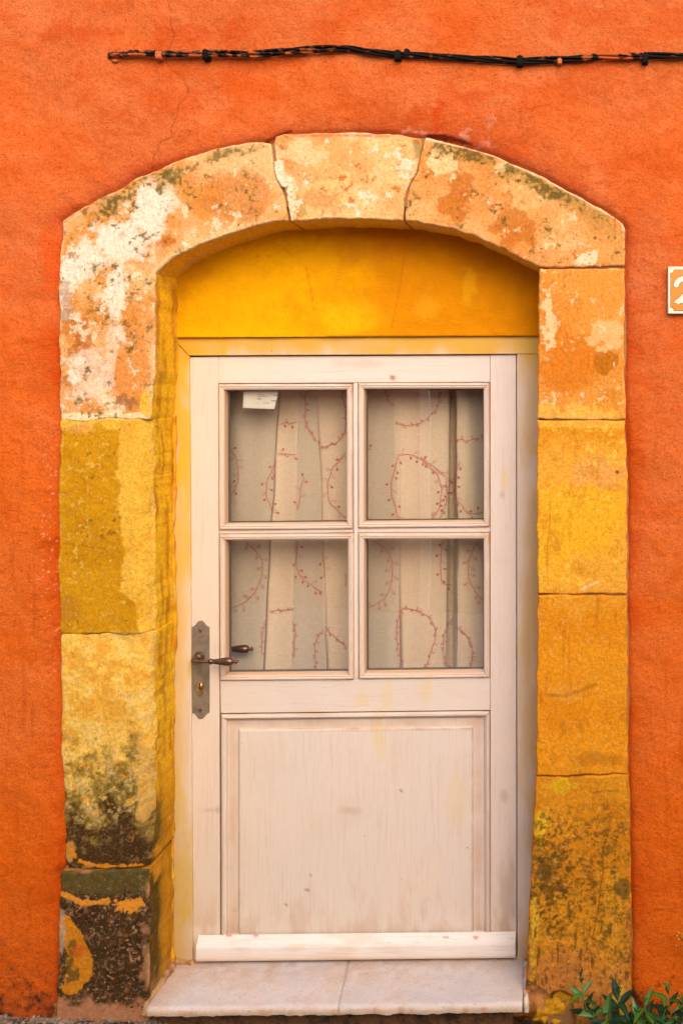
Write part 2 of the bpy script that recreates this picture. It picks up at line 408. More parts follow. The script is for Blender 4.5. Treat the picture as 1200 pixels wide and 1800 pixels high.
SL = outer_left_arch+[(478, 262), (479, 282), (485, 300), (494, 320), (497, 338), (500, 354), (506, 388)]+inner_left[1:]+[(272, 560), (272, 640), (268, 700), (263, 736), (230, 739), (190, 736), (150, 741), (107, 738),
    (105, 700), (108, 660), (104, 610), (106, 560), (104, 500), (106, 450), (110, 420)]
KS = key_top+[(740, 252), (735, 278), (731, 298), (716, 330), (709, 352), (707, 388), (655, 385), (600, 384), (550, 385), (511, 388), (505, 352), (502, 336), (500, 318), (490, 300), (484, 282), (482, 256)]
SR = outer_right_arch+[(1099, 430), (1097, 468), (948, 470)]+inner_right[1:-1]+[(711, 388), (713, 352), (720, 331), (735, 300), (739, 278), (744, 252)]
R1 = [(948, 473), (1098, 472), (1097, 560), (1096, 640), (1098, 700), (1099, 737), (1020, 738), (943, 736), (944, 640), (946, 560)]
R2 = [(943, 738), (1020, 740), (1099, 739), (1100, 800), (1102, 860), (1102, 920), (1101, 985), (1100, 1044), (1020, 1045), (944, 1044), (943, 960), (942, 880), (943, 800)]
R3 = [(944, 1046), (1020, 1047), (1102, 1047), (1103, 1150), (1102, 1250), (1103, 1362), (1060, 1361), (1010, 1364), (942, 1364), (942, 1250), (943, 1150)]
R4 = [(941, 1367), (1010, 1367), (1060, 1364), (1106, 1361), (1107, 1450), (1108, 1550), (1109, 1650), (1109, 1745), (1109, 1830), (1010, 1830), (1005, 1752), (985, 1742), (960, 1745), (945, 1735), (926, 1728), (927, 1660), (932, 1560), (936, 1460)]
L1 = [(107, 738), (150, 739), (190, 735), (230, 738), (263, 736), (263, 850), (264, 950), (265, 1050), (266, 1114), (220, 1116), (190, 1112), (150, 1117), (108, 1118), (106, 1080), (103, 1000), (105, 940), (103, 880), (106, 800)]
L2 = [(109, 1116), (150, 1115), (190, 1110), (220, 1114), (266, 1113), (266, 1250), (265, 1400), (266, 1480), (264, 1519), (252, 1524), (200, 1526), (150, 1528), (120, 1526), (112, 1500), (114, 1470), (110, 1440), (113, 1400), (109, 1350), (107, 1300), (110, 1250), (107, 1190), (107, 1150)]
L3 = [(107, 1534), (150, 1532), (200, 1529), (262, 1528), (263, 1600), (262, 1700), (261, 1800), (200, 1808), (98, 1800), (100, 1750), (103, 1690), (104, 1620), (105, 1570)]
OUT0 = [(110, 388)]+outer_left_arch[1:]+key_top+outer_right_arch+[(1098, 470), (1097, 640), (1099, 737), (1102, 860), (1100, 1044), (1103, 1150), (1103, 1360), (1107, 1450), (1109, 1650), (1110, 1990), (98, 1990), (100, 1750), (104, 1620),
    (107, 1534), (114, 1522), (114, 1470), (110, 1440), (113, 1400), (109, 1350), (107, 1300), (110, 1250), (107, 1190), (107, 1118), (103, 1000), (105, 940), (103, 880), (106, 800), (107, 740), (105, 700), (108, 660), (104, 610), (106, 560), (104, 500), (106, 450), (110, 420)]
OUT = [(604+(a-604)*.9955, 900+(b-900)*.9965) for a, b in OUT0]
KS = [(612+(a-612)*1.008, b) for a, b in KS]
def rough(poly, amp=1.6, step=7, seed=1):       # break an outline into short, slightly ragged edges
    out = []
    for (a, b), (c, e) in zip(poly, poly[1:]+poly[:1]):
        L = math.hypot(c-a, e-b); n = max(1, int(L/step))
        for k in range(n):
            t = k/n; x = a+(c-a)*t; y = b+(e-b)*t
            r = float(fbm(np.array([x]), np.array([y]), 22, 4, seed)[0])
            out.append((x-(e-b)/L*r*amp, y+(c-a)/L*r*amp))
    return out

# ------------------------------------------------------------------ house wall: orange render, plaster above the door, footing under the step
crack1 = [(297, 0), (304, 25), (303, 45), (308, 66), (295, 100), (296, 115), (303, 125), (315, 132), (326, 145), (333, 162), (327, 175), (316, 185), (313, 205), (302, 228), (305, 243), (284, 250), (280, 262), (272, 275), (268, 300)]
def wall_disp(px, py, d):
    n = fbm(px, py, 90, 5, 3)*.0035+fbm(px, py, 16, 3, 8)*.0012+fbm(px*.6, py, 300, 2, 5)*.006
    roll = np.exp(-(d/(.036+.014*n/.0035*.3))**1.3)*.010+np.exp(-(d/.010)**2)*.012
    lip = np.exp(-((px-300)/330)**2-((py-250)/170)**2)
    roll = roll*(1-.35*np.clip(lip, 0, 1))
    cr = np.exp(-(segd(px, py, crack1)/1.3)**2)*.0012
    return -.012+n+roll+cr
def wall_col(px, py, d):
    c = flat(len(px), (218, 110, 55))
    n = fbm(px, py, 260, 5, 20); n2 = fbm(px*.6, py, 60, 5, 26); n3 = fbm(px, py, 24, 4, 31)
    c = mix(c, (230, 104, 34), sm(-.1, .7, n)*.6)
    c = mix(c, (234, 126, 78), sm(.1, .8, -n)*.4)
    sw = fbm(px*.5+n*60, py+n*90, 34, 6, 51, .62)
    c = mix(c, (196, 76, 16), sm(.1, .8, sw)*.36); c = mix(c, (244, 140, 86), sm(.15, .8, -sw)*.25)
    c = mix(c, (214, 84, 20), sm(.25, .8, n2)*.45)
    # deeper, redder colour low down; shade along the inward-curving edge at the stones painted in
    low = sm(380, 1250, py+n*130)
    c = mix(c, (234, 110, 10), low*.62)
    c = mix(c, (232, 100, 0), sm(1000, 1650, py+n2*160)*.42)
    px2 = px+n2*14
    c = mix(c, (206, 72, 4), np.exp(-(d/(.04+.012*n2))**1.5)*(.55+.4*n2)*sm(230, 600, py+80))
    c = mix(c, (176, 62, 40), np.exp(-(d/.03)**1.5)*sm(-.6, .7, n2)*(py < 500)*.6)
    c = mix(c, (226, 80, 6), sm(-.1, .5, blob(px2, py, 90, 460, 26, 60)+n3*.3)*.55)
    c = mix(c, (216, 70, 10), sm(0, .35, blob(px2, py, 780, 195, 14, 40)+n3*.5)*.7)
    c = mix(c, (226, 84, 10), sm(-.2, .5, blob(px2, py, 445, 160, 60, 26)+n3*.5)*.5)
    for bx, by, rx, ry in ((735, 200, 30, 30), (820, 170, 50, 14), (1040, 118, 40, 14), (470, 110, 90, 14), (150, 60, 100, 22), (360, 60, 120, 26)):
        c = mix(c, (206, 78, 24), sm(-.1, .7, blob(px, py, bx, by, rx, ry)+n3*.6)*.55)
    c = mix(c, (236, 150, 120), sm(.25, .6, blob(px2, py, 852, 238, 34, 26)+n3*.7)*.7)
    c = mix(c, (240, 160, 130), sm(.3, .7, blob(px, py, 715, 232, 45, 10)+n3*.8)*.8)
    # brush drips
    st = fbm(px*1.0, py*.10, 9, 3, 44)
    c = mix(c, (170, 52, 4), sm(.45, .95, st)*sm(500, 1000, py)*np.clip(sm(1095, 1110, px)+sm(110, 60, px), 0, 1)*.24)
    # splashed dirt above the pavement
    c = mix(c, (140, 66, 34), sm(1660, 1790, py+n3*60)*.65*sm(300, 100, px)); c = mix(c, (50, 34, 24), sm(.2, .6, fbm(px, py, 7, 4, 57)+sm(1600, 1780, py)*.8-.75)*sm(1640, 1700, py)*.6)
    c = mix(c, (60, 45, 32), sm(.05, .5, n3+sm(1700, 1785, py)*.9-.75)*.9*sm(1690, 1740, py))
    # pale grit on the left by the stone
    g = fbm(px, py, 3.2, 2, 60)
    c = mix(c, (250, 190, 140), sm(.85, 1.05, g)*sm(40, 88, px)*(px < 108)*sm(700, 830, py)*sm(1250, 1080, py)*.45)
    c = mix(c, (130, 44, 12), np.exp(-(segd(px, py, crack1)/1.0)**2)*.6)
    c = mix(c, (90, 30, 10), np.exp(-(segd(px, py, [(462, 252), (485, 240), (505, 232), (512, 230)])/2.2)**2)*.9)
    c = mix(c, (110, 36, 12), sm(.3, .7, np.exp(-(segd(px, py, [(752, 239), (790, 243), (828, 253)])/5)**2)+n3*.5-.35))
    return c
wall = empty('house_wall', P(600, 1780, 0)); tag(wall, 'orange lime rendered house wall around the arched doorway', 'wall')
gx = np.concatenate([np.linspace(-4.6, -1.95, 40), np.arange(-1.9, .56, .0042), np.linspace(.6, 3.2, 40)])
gz = np.concatenate([np.linspace(-.4, -.12, 8), np.arange(-.09, 3.2, .0042), np.linspace(3.25, 5.6, 40)])
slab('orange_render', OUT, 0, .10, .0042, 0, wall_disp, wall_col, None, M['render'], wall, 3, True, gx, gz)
# solid mass of the wall behind the render (dark joints between stones show it)
def P2(px, py): q = P(px, py, 0); return q[0], q[2]
iL = P2(226, 0)[0]; iR = P2(945, 0)[0]+.03; top = P2(0, 380)[1]+.03
parts = [boxm(-4.6, iL, .009, .30, -.5, 5.6), boxm(iR, 3.2, .009, .30, -.5, 5.6), boxm(iL, iR, .009, .30, top, 5.6)]
v, f, _ = join(parts); mesh('masonry', v, f, M['mortar_dark'], wall, smooth=False)
bead = [P(303+4*math.sin(t*7)+3*math.sin(t*17+1), 730+t*960, .176) for t in np.linspace(0, 1, 26)]
bp_ = [np.array(p) for p in smoothpath(bead, 10)]
v, f = tube(bp_, [.0065+.0022*math.sin(i*.21)+.0018*math.sin(i*.53+2) for i in range(len(bp_))], 12); v = np.array(v)
qx, qy = PX(v[:, 0], v[:, 2], .176); nn = fbm(qx, qy*.3, 10, 4, 77); n2 = fbm(qx, qy, 40, 4, 79)
v[:, 0] += nn*.0016; C = flat(len(v), (236, 170, 40)); C = mix(C, (204, 120, 22), sm(0, .6, nn)*.7); C = mix(C, (238, 190, 90), sm(.1, .6, n2)*.6)
C = mix(C, (96, 56, 16), np.exp(-((nn-.05)/.05)**2)*sm(1100, 1300, qy)*.5)
mesh('plaster_bead', v, f, M['plaster'], wall, C)
# plaster tympanum
arch_w = [(lambda q: (q[0], q[2]))(P(a, b, 0)) for a, b in ([(262, 492)]+inner_left[::-1]+[(600, 384)]+inner_right[::-1]+[(956, 480)])]
cxm = sum(p[0] for p in arch_w)/len(arch_w); czm = sum(p[1] for p in arch_w)/len(arch_w)
arch_w = [(cxm+(x-cxm)*1.02, czm+(z-czm)*1.06+.006) for x, z in arch_w]
zb = P(0, 592, .173)[2]
tym = [(arch_w[0][0], zb-.003)]+arch_w+[(arch_w[-1][0], zb+.003)]
def tym_col(px, py, d):
    c = flat(len(px), (248, 172, 0)); n = fbm(px, py, 130, 5, 70); n2 = fbm(px, py, 40, 5, 75)
    c = mix(c, (216, 124, 2), sm(-40, 120, (px-560)+n*90)*.72)  # shade of the right jamb painted in: plaster darker towards the right
    c = mix(c, (205, 112, 14), sm(-.1, .6, blob(px, py, 660, 420, 110, 50)+n2*.35)*.4)
    c = mix(c, (196, 104, 8), sm(0, .6, blob(px, py, 850, 440, 130, 50)+n2*.35)*.3)
    c = mix(c, (206, 124, 10), sm(0, .7, blob(px, py, 330, 470, 60, 40)+n2*.3)*.4)
    c = mix(c, (250, 176, 20), sm(0, .5, blob(px+n2*12, py, 828, 505, 16, 45))*.55)
    c = mix(c, (246, 168, 30), sm(0, .6, blob(px, py, 748, 540, 34, 34)+n2*.2)*.6)
    c = mix(c, (250, 186, 10), sm(0, .6, blob(px, py, 610, 560, 80, 34)+n2*.2)*.6)
    c = mix(c, (214, 140, 10), sm(.3, .9, n2)*.35)
    for pts in ([(538, 470), (548, 520), (552, 545)], [(712, 440), (700, 520), (688, 575)], [(498, 435), (515, 452)]):
        c = mix(c, (190, 110, 10), np.exp(-(segd(px, py, pts)/1.2)**2)*.6)
    return c
slab('plaster_infill', tym, .173, .29, .005, 0, lambda px, py, d: fbm(px, py, 60, 5, 71)*.0022+np.exp(-(d/.02)**2)*-.004, tym_col, None, M['plaster'], wall, 2, world=True)
# footing
def foot_col(px, py, d):
    c = flat(len(px), (84, 54, 28)); n = fbm(px, py, 40, 5, 80); n2 = fbm(px, py, 14, 4, 85)
    c = mix(c, (150, 88, 24), sm(.0, .5, n)*.7); c = mix(c, (40, 26, 16), sm(.1, .6, -n)*.8)
    c = mix(c, (196, 130, 66), sm(.45, .75, n2)*.6)
    c = mix(c, (236, 168, 36), sm(-.05, .25, blob(px, py, 975, 1772, 42, 30)+n2*.3))
    c = mix(c, (196, 130, 80), sm(-.1, .3, blob(px, py, 938, 1750, 26, 26)+n2*.3)*.8)
    return c
slab('footing', [(90, 1762), (255, 1765), (262, 1772), (600, 1776), (916, 1778), (926, 1722), (1010, 1738), (1016, 1900), (90, 1900)], .003, .3, .005, .006,
     lambda px, py, d: fbm(px, py, 46, 5, 81)*.011+fbm(px, py, 12, 3, 82)*.004+np.where(py > 1786, .006, 0), foot_col, None, M['mortar'], wall, 2)

# ------------------------------------------------------------------ stone surround
def side_left(px, py, y):        # pigment on the reveal beside the door
    n = fbm(px+y*2200, py, 60, 5, 90); n2 = fbm(y*3600, py*.25, 22, 4, 95); n3 = fbm(y*2600, py, 16, 4, 97)
    c = flat(len(px), (262, 200, 34))
    c = mix(c, (222, 148, 14), sm(0, .6, n2)*.75)
    c = mix(c, (200, 120, 16), sm(.35, .8, n2+n*.3)*.6)
    up = sm(760, 640, py+n*60)*sm(.032, .010, y+n*.012)
    c = mix(c, (234, 160, 50), up*.6); c = mix(c, (200, 116, 24), up*sm(.1, .7, n3)*.6); c = mix(c, (244, 200, 130), up*sm(.5, .7, n3+n*.3)*.6)
    c = mix(c, (226, 176, 60), sm(.2, .5, n)*.3)
    front = sm(.125, .06, y+n*.02)
    lo = sm(1330, 1470, py+n*60)*front
    c = mix(c, (112, 86, 24), lo*.95); c = mix(c, (74, 56, 22), sm(1420, 1540, py+n3*40)*front*.6)
    c = mix(c, (196, 128, 26), sm(1300, 1500, py)*(1-front)*.8)
    c = mix(c, (222, 150, 34), sm(.1, .4, blob(y*1000, py, 60, 1530, 60, 40)+n3*.4))
    c = mix(c, (200, 150, 100), sm(1700, 1780, py+n3*30)*.6)
    return c
def side_arch(px, py, y):
    n = fbm(px, py+y*2000, 50, 5, 100); n2 = fbm(px*.3, y*3000, 16, 3, 105)
    c = flat(len(px), (240, 182, 70)); c = mix(c, (220, 146, 34), sm(0, .6, n)*.6); c = mix(c, (262, 196, 10), sm(.012, .035, y+n*.01)*.9)
    c = mix(c, (240, 196, 120), sm(.2, .6, n2)*.5)
    return np.where((py > 480)[:, None] & (px < 600)[:, None], side_left(px, py, y), c)
def face(amp, seed):
    def f(px, py, d):
        return fbm(px, py, 110, 6, seed, .5)*.0042*amp+fbm(px, py, 9, 3, seed+7)*.0006*amp
    return f
def face_round(amp, seed, x0, a):
    g = face(amp, seed)
    return lambda px, py, d: g(px, py, d)+a*np.clip((px-x0-fbm(py, py*0, 60, 3, seed+3)*4)/27, 0, 1)**2.3*sm(1535, 1440, py)
def edge_wear(px, py, c, d, colr=(246, 214, 160), amt=.6, seed=5):
    return mix(c, colr, np.exp(-(d/.008)**2)*sm(-.2, .6, fbm(px, py, 30, 4, seed))*amt)
def crackline(px, py, c, pts, colr=(110, 60, 20), w=1.1, a=.8):
    return mix(c, colr, np.exp(-(segd(px, py, pts)/w)**2)*a)
def flecks(px, py, c, colr, dens, size=8, seed=200, region=1, amt=.85):
    n = fbm(px, py, size*1.5, 6, seed, .68)+.22*fbm(px, py, size*6, 2, seed+31); return mix(c, colr, sm(dens-.06, dens+.16, n)*region*amt)
def moss(px, py, c, pts, w, seed, amt=.85):
    d = segd(px, py, pts); n = fbm(px, py, 26, 5, seed); n2 = fbm(px, py, 6, 3, seed+9)
    f = np.exp(-(d/w)**2)
    c = mix(c, (170, 132, 56), sm(.15, .7, f*.8+n*.6-.15)*amt*.6)
    return mix(c, (96, 78, 28), sm(.35, .8, f*.62+n*.62+n2*.5-.12)*amt)
def c_SL(px, py, d):
    n = fbm(px, py, 70, 6, 110); n2 = fbm(px, py, 24, 5, 115); n3 = fbm(px, py, 9, 4, 118); q = n*.5+n2*.35
    c = flat(len(px), (236, 168, 102))
    c = mix(c, (244, 196, 136), sm(0, .5, n)*.7); c = mix(c, (220, 138, 52), sm(.0, .5, -n)*.75)
    c = mix(c, (206, 118, 36), sm(-.1, .35, blob(px, py, 405, 350, 75, 42)+q*.6)*.7)
    c = mix(c, (198, 110, 38), sm(0, .4, blob(px, py, 292, 425, 20, 14)+n3*.3)*.8)
    c = mix(c, (228, 140, 60), sm(-.1, .4, blob(px, py, 228, 640, 34, 120)+q*.4)*.85)
    c = mix(c, (196, 112, 36), sm(.05, .4, blob(px, py, 135, 600, 34, 60)+n2*.9)*.8)
    for cx, cy, rx, ry, a in ((262, 372, 44, 62, 1), (215, 425, 70, 48, 1), (150, 455, 52, 50, .9), (205, 530, 24, 74, .9), (126, 470, 22, 60, .8), (290, 350, 30, 40, .7), (150, 660, 44, 56, .6), (195, 600, 10, 110, .5)):
        m = sm(.0, .42, blob(px, py, cx, cy, rx, ry)+q*.75+n3*.18); c = mix(c, (253, 234, 208), m*a*.9)
    c = mix(c, (190, 168, 150), sm(.1, .5, blob(px, py, 116, 530, 18, 40)+n2*.6)*.7)
    c = flecks(px, py, c, (176, 96, 34), .58, 13, 121, (px < 200)*1., .7)
    c = flecks(px, py, c, (252, 226, 186), .50, 12, 124, 1, .75)
    c = flecks(px, py, c, (250, 232, 206), .70, 22, 126, 1, .8)
    c = mix(c, (252, 222, 170), sm(.15, .45, np.exp(-((py-732)/9)**2)+n2*.4-.3)*.95)
    c = mix(c, (150, 96, 60), sm(.2, .5, blob(px, py, 222, 706, 34, 16)+n3*.6)*.7)
    c = mix(c, (248, 190, 60), sm(-.2, .1, blob(px, py, 258, 712, 12, 22)+n2*.2)*.85)
    c = mix(c, (222, 150, 110), sm(.6, .95, n2)*.3)
    c = moss(px, py, c, [(190, 358), (240, 330), (300, 305)], 22, 130)
    c = moss(px, py, c, [(300, 305), (350, 285), (400, 268), (455, 258)], 12, 135, .7)
    c = crackline(px, py, c, [(135, 372), (112, 392)], (120, 70, 30), 2, .4)
    return edge_wear(px, py, c, d)
def c_KS(px, py, d):
    n = fbm(px, py, 70, 6, 140); n2 = fbm(px, py, 24, 5, 145); n3 = fbm(px, py, 9, 4, 148)
    c = flat(len(px), (236, 172, 106)); c = mix(c, (224, 146, 74), sm(-.1, .5, n)*.7); c = mix(c, (246, 200, 132), sm(.1, .6, -n)*.7)
    c = mix(c, (250, 214, 160), sm(-.1, .4, blob(px, py, 520, 265, 40, 30)+n2*.5)*.6)
    c = mix(c, (250, 226, 186), sm(0, .3, blob(px, py, 508, 345, 12, 42)+n3*.4)*.9)
    c = mix(c, (180, 140, 60), sm(0, .4, blob(px, py, 526, 368, 12, 24)+n3*.4)*.6)
    c = mix(c, (202, 116, 32), sm(0, .4, blob(px, py, 560, 350, 50, 24)+n2*.6)*.45)
    c = mix(c, (150, 128, 76), sm(.1, .5, blob(px, py, 738, 262, 16, 30)+n2*.6)*.7)
    c = flecks(px, py, c, (196, 110, 36), .50, 14, 151); c = flecks(px, py, c, (252, 232, 200), .60, 12, 154)
    c = flecks(px, py, c, (246, 208, 150), .52, 20, 158, 1, .6)
    c = mix(c, (214, 90, 60), sm(.2, .6, np.exp(-((py-238)/5)**2)+n2*.5-.5)*.6)
    patch = inside(px+n3*2, py+n3*2, [(482, 283), (497, 281), (500, 296), (505, 322), (503, 330), (494, 326), (487, 314)])
    c = mix(c, (252, 228, 196), patch*.95)
    return edge_wear(px, py, c, d)
def c_SR(px, py, d):
    n = fbm(px, py, 70, 6, 160); n2 = fbm(px, py, 24, 5, 165); n3 = fbm(px, py, 9, 4, 168)
    c = flat(len(px), (236, 160, 90)); c = mix(c, (226, 140, 64), sm(-.1, .5, n)*.7); c = mix(c, (242, 186, 116), sm(.1, .6, -n)*.6)
    c = mix(c, (196, 106, 24), sm(-.02, .3, blob(px, py, 800, 352, 30, 56)+n2*.45)*.8)
    c = mix(c, (196, 108, 26), sm(-.02, .3, blob(px, py, 905, 390, 40, 52)+n2*.5)*.75)
    c = mix(c, (232, 150, 70), sm(.0, .5, blob(px, py, 1040, 430, 80, 60)+n2*.3)*.5)
    c = mix(c, (248, 206, 144), sm(.05, .2, blob(px, py, 772, 290, 28, 34)+n2*.5)*.9)
    c = mix(c, (248, 206, 144), sm(.05, .2, blob(px, py, 880, 298, 26, 18)+n2*.6)*.7)
    c = mix(c, (252, 224, 180), sm(.1, .25, blob(px, py, 1034, 454, 20, 16)+n3*.8)*.9)
    c = mix(c, (244, 190, 130), sm(.05, .3, blob(px, py, 1000, 425, 34, 20)+n3*.8)*.6)
    c = mix(c, (170, 130, 60), sm(0, .5, blob(px, py, 1050, 380, 60, 40)+n2*.5)*.5)
    c = flecks(px, py, c, (248, 214, 160), .64, 10, 171); c = flecks(px, py, c, (200, 96, 40), .70, 12, 174)
    c = moss(px, py, c, [(748, 262), (800, 262), (850, 275), (900, 298)], 16, 180)
    c = moss(px, py, c, [(900, 305), (950, 330), (1000, 352), (1050, 375)], 20, 185)
    c = mix(c, (246, 208, 160), sm(.1, .4, np.exp(-(segd(px, py, outer_right_arch)/5)**2)+n2*.4-.3)*.8)
    return edge_wear(px, py, c, d)
def c_R1(px, py, d):
    n = fbm(px, py, 70, 6, 210); n2 = fbm(px, py, 24, 5, 215); n3 = fbm(px, py, 9, 4, 218); ns = fbm(px, py*.3, 10, 4, 219)
    c = flat(len(px), (236, 152, 62)); c = mix(c, (228, 136, 44), sm(-.1, .5, n)*.6)
    c = mix(c, (218, 120, 24), sm(-.1, .3, blob(px, py, 1000, 640, 60, 66)+n2*.4)*.8)
    c = mix(c, (192, 108, 14), sm(.1, .2, blob(px, py, 1066, 640, 24, 26)+n2*.35)*.95)
    c = mix(c, (246, 196, 130), sm(.05, .3, blob(px, py, 1066, 585, 34, 32)+n2*.7)*.7)
    c = mix(c, (246, 184, 74), sm(-.1, .15, (py-700)/60+n2*.6+n*.4-.05)*.85)
    c = mix(c, (222, 136, 36), sm(.1, .4, blob(px, py, 1070, 700, 30, 26)+n2*.5)*.7)
    c = mix(c, (250, 214, 160), sm(.1, .4, blob(px, py, 965, 560, 14, 70)+n3*.9)*.8)
    c = flecks(px, py, c, (250, 214, 160), .62, 11, 221, 1, .8); c = mix(c, (204, 124, 40), sm(.4, .9, ns)*.4)
    c = crackline(px, py, c, [(970, 690), (975, 700), (972, 712)], (250, 220, 170), 2)
    return edge_wear(px, py, c, d, (248, 200, 130), .5)
def c_R2(px, py, d):
    n = fbm(px, py, 80, 6, 230); n2 = fbm(px*.8, py, 26, 5, 235); n3 = fbm(px, py, 8, 4, 238); ns = fbm(px, py*.3, 10, 4, 239)
    c = flat(len(px), (240, 168, 54))
    c = mix(c, (222, 140, 20), sm(800, 760, py+n*36)*.75); c = mix(c, (246, 182, 28), sm(-.1, .5, blob(px, py, 1000, 930, 110, 90)+n*.5)*.7)
    c = mix(c, (246, 184, 70), sm(.1, .5, np.exp(-((py-745)/9)**2)+n2*.5-.3)*.8)
    c = mix(c, (232, 160, 90), sm(-.1, .4, blob(px, py, 1050, 830, 60, 26)+n2*.5)*.6)
    c = mix(c, (216, 140, 24), sm(.3, .8, n2)*.5); c = mix(c, (200, 126, 18), sm(.45, .9, ns)*.35)
    c = flecks(px, py, c, (250, 204, 80), .58, 8, 241, 1, .6)
    c = crackline(px, py, c, [(1022, 1036), (1050, 1023)], (250, 206, 150), 2.5, .8)
    c = crackline(px, py, c, [(965, 870), (966, 920), (961, 960), (962, 1030)], (190, 110, 20), 1, .6)
    c = mix(c, (120, 70, 20), sm(.1, .6, blob(px, py, 1084, 830, 5, 5)))
    return edge_wear(px, py, c, d, (226, 140, 40), .5)
def c_R3(px, py, d):
    n = fbm(px, py, 90, 6, 250); n2 = fbm(px*.8, py, 26, 5, 255); ns = fbm(px, py*.22, 10, 4, 259)
    c = flat(len(px), (234, 150, 26))
    c = mix(c, (238, 168, 50), sm(1110, 1060, py+n*26)*.75); c = mix(c, (222, 132, 14), sm(-.1, .6, n)*.65)
    c = mix(c, (234, 164, 60), sm(.0, .5, blob(px, py, 985, 1220, 50, 20)+n2*.4)*.45)
    c = mix(c, (188, 108, 14), sm(.45, .85, ns)*.45); c = mix(c, (230, 160, 60), sm(.5, .9, -ns)*.35)
    c = mix(c, (184, 112, 20), sm(.1, .6, blob(px, py, 1040, 1335, 70, 18)+n2*.4)*.6)
    c = mix(c, (160, 96, 16), sm(0, .5, np.exp(-(segd(px, py, [(962, 1222), (990, 1224), (1020, 1214), (1045, 1204)])/5)**2)+n2*.15-.4)*.5)
    return edge_wear(px, py, c, d, (196, 110, 14), .5)
def c_R4(px, py, d):
    n = fbm(px, py, 90, 6, 270); n2 = fbm(px, py, 24, 5, 275); n3 = fbm(px, py, 7, 4, 278); ns = fbm(px, py*.25, 10, 4, 279)
    c = flat(len(px), (222, 144, 26)); c = mix(c, (206, 122, 14), sm(-.1, .5, n)*.6)
    c = mix(c, (206, 126, 60), sm(1600, 1740, py+n*60)*.8)
    c = mix(c, (228, 160, 30), sm(.1, .5, blob(px, py, 1075, 1600, 30, 110)+n2*.5)*.5)
    c = mix(c, (226, 176, 24), sm(.0, .3, blob(px, py, 985, 1382, 40, 14)+n2*.5)*.8)
    c = mix(c, (240, 190, 40), sm(.05, .25, blob(px, py, 948, 1450, 14, 26)+n2*.3)*.9)
    c = mix(c, (234, 184, 50), sm(.05, .25, blob(px, py, 938, 1640, 9, 90)+n2*.8)*.8)
    reg = sm(1400, 1470, py)*sm(1760, 1600, py)
    c = flecks(px, py, c, (92, 74, 22), .34, 8, 281, reg, .6); c = mix(c, (110, 80, 22), sm(.15, .6, fbm(px, py, 6, 3, 286)+.35*n2)*reg*.65); c = mix(c, (236, 170, 60), sm(.4, .8, fbm(px, py, 7, 3, 288))*.4)
    gg = fbm(px, py, 5, 3, 292); c = mix(c, (92, 70, 24), sm(.0, .8, blob(px, py, 962, 1545, 44, 80)+n2*.3+gg*.5)*.85); c = mix(c, (84, 66, 22), sm(.35, .7, gg+n2*.35)*sm(1380, 1440, py)*.6); c = mix(c, (78, 56, 20), sm(.5, .8, fbm(px, py*.18, 7, 4, 294))*sm(1580, 1660, py)*.7)
    c = mix(c, (110, 84, 30), sm(.15, .5, blob(px, py, 1096, 1560, 14, 34)+n2*.5)*.8)
    c = mix(c, (92, 62, 24), sm(.5, .8, ns)*sm(1500, 1600, py)*.7)
    c = mix(c, (70, 44, 22), sm(.5, .75, n2)*sm(1690, 1745, py)*.9)
    c = mix(c, (240, 180, 50), sm(.0, .3, blob(px, py, 1092, 1760, 14, 40)+n2*.5))
    c = crackline(px, py, c, [(1064, 1475), (1058, 1500), (1060, 1530), (1054, 1560), (1052, 1590), (1040, 1650)], (110, 62, 14), 1.2, .8)
    c = crackline(px, py, c, [(1040, 1395), (1060, 1390), (1085, 1389)], (150, 90, 16), 2, .6)
    return edge_wear(px, py, c, d, (180, 104, 20), .5)
def c_L1(px, py, d):
    n = fbm(px, py, 80, 6, 290); n2 = fbm(px, py, 22, 5, 295); n3 = fbm(px, py, 8, 4, 298)
    c = flat(len(px), (240, 184, 62)); c = mix(c, (226, 160, 40), sm(.0, .6, n2)*.5)
    wob = n2*6+n3*3
    line = np.interp(py, [740, 760, 830, 960, 1040, 1060, 1115], [200, 205, 209, 214, 212, 238, 246])
    m = sm(3, -3, px-line-wob)*sm(748, 762, py+n2*8)
    c = mix(c, (206, 144, 8), m*.96); c = mix(c, (186, 122, 4), m*sm(-.1, .6, n)*.55)
    c = mix(c, (214, 156, 20), m*sm(.3, .8, n2)*.5)
    c = mix(c, (226, 156, 84), sm(.1, .4, blob(px, py, 140, 752, 34, 10)+n3*.5)*.75)
    c = mix(c, (176, 112, 36), m*sm(.1, .5, blob(px, py, 125, 1070, 30, 40)+n2*.5)*.5)
    c = flecks(px, py, c, (240, 196, 90), .66, 8, 301, 1, .6); c = flecks(px, py, c, (110, 70, 14), .74, 7, 304, 1, .7)
    c = crackline(px, py, c, [(112, 955), (150, 960), (185, 966)], (150, 94, 6), 1.4, .5)
    c = crackline(px, py, c, [(155, 850), (154, 900), (157, 960)], (222, 170, 60), 1.2, .5)
    c = mix(c, (120, 80, 20), sm(.2, .6, np.exp(-((py-1114)/4)**2)+n2*.4-.4)*.7)
    return edge_wear(px, py, c, d, (240, 200, 110), .4)
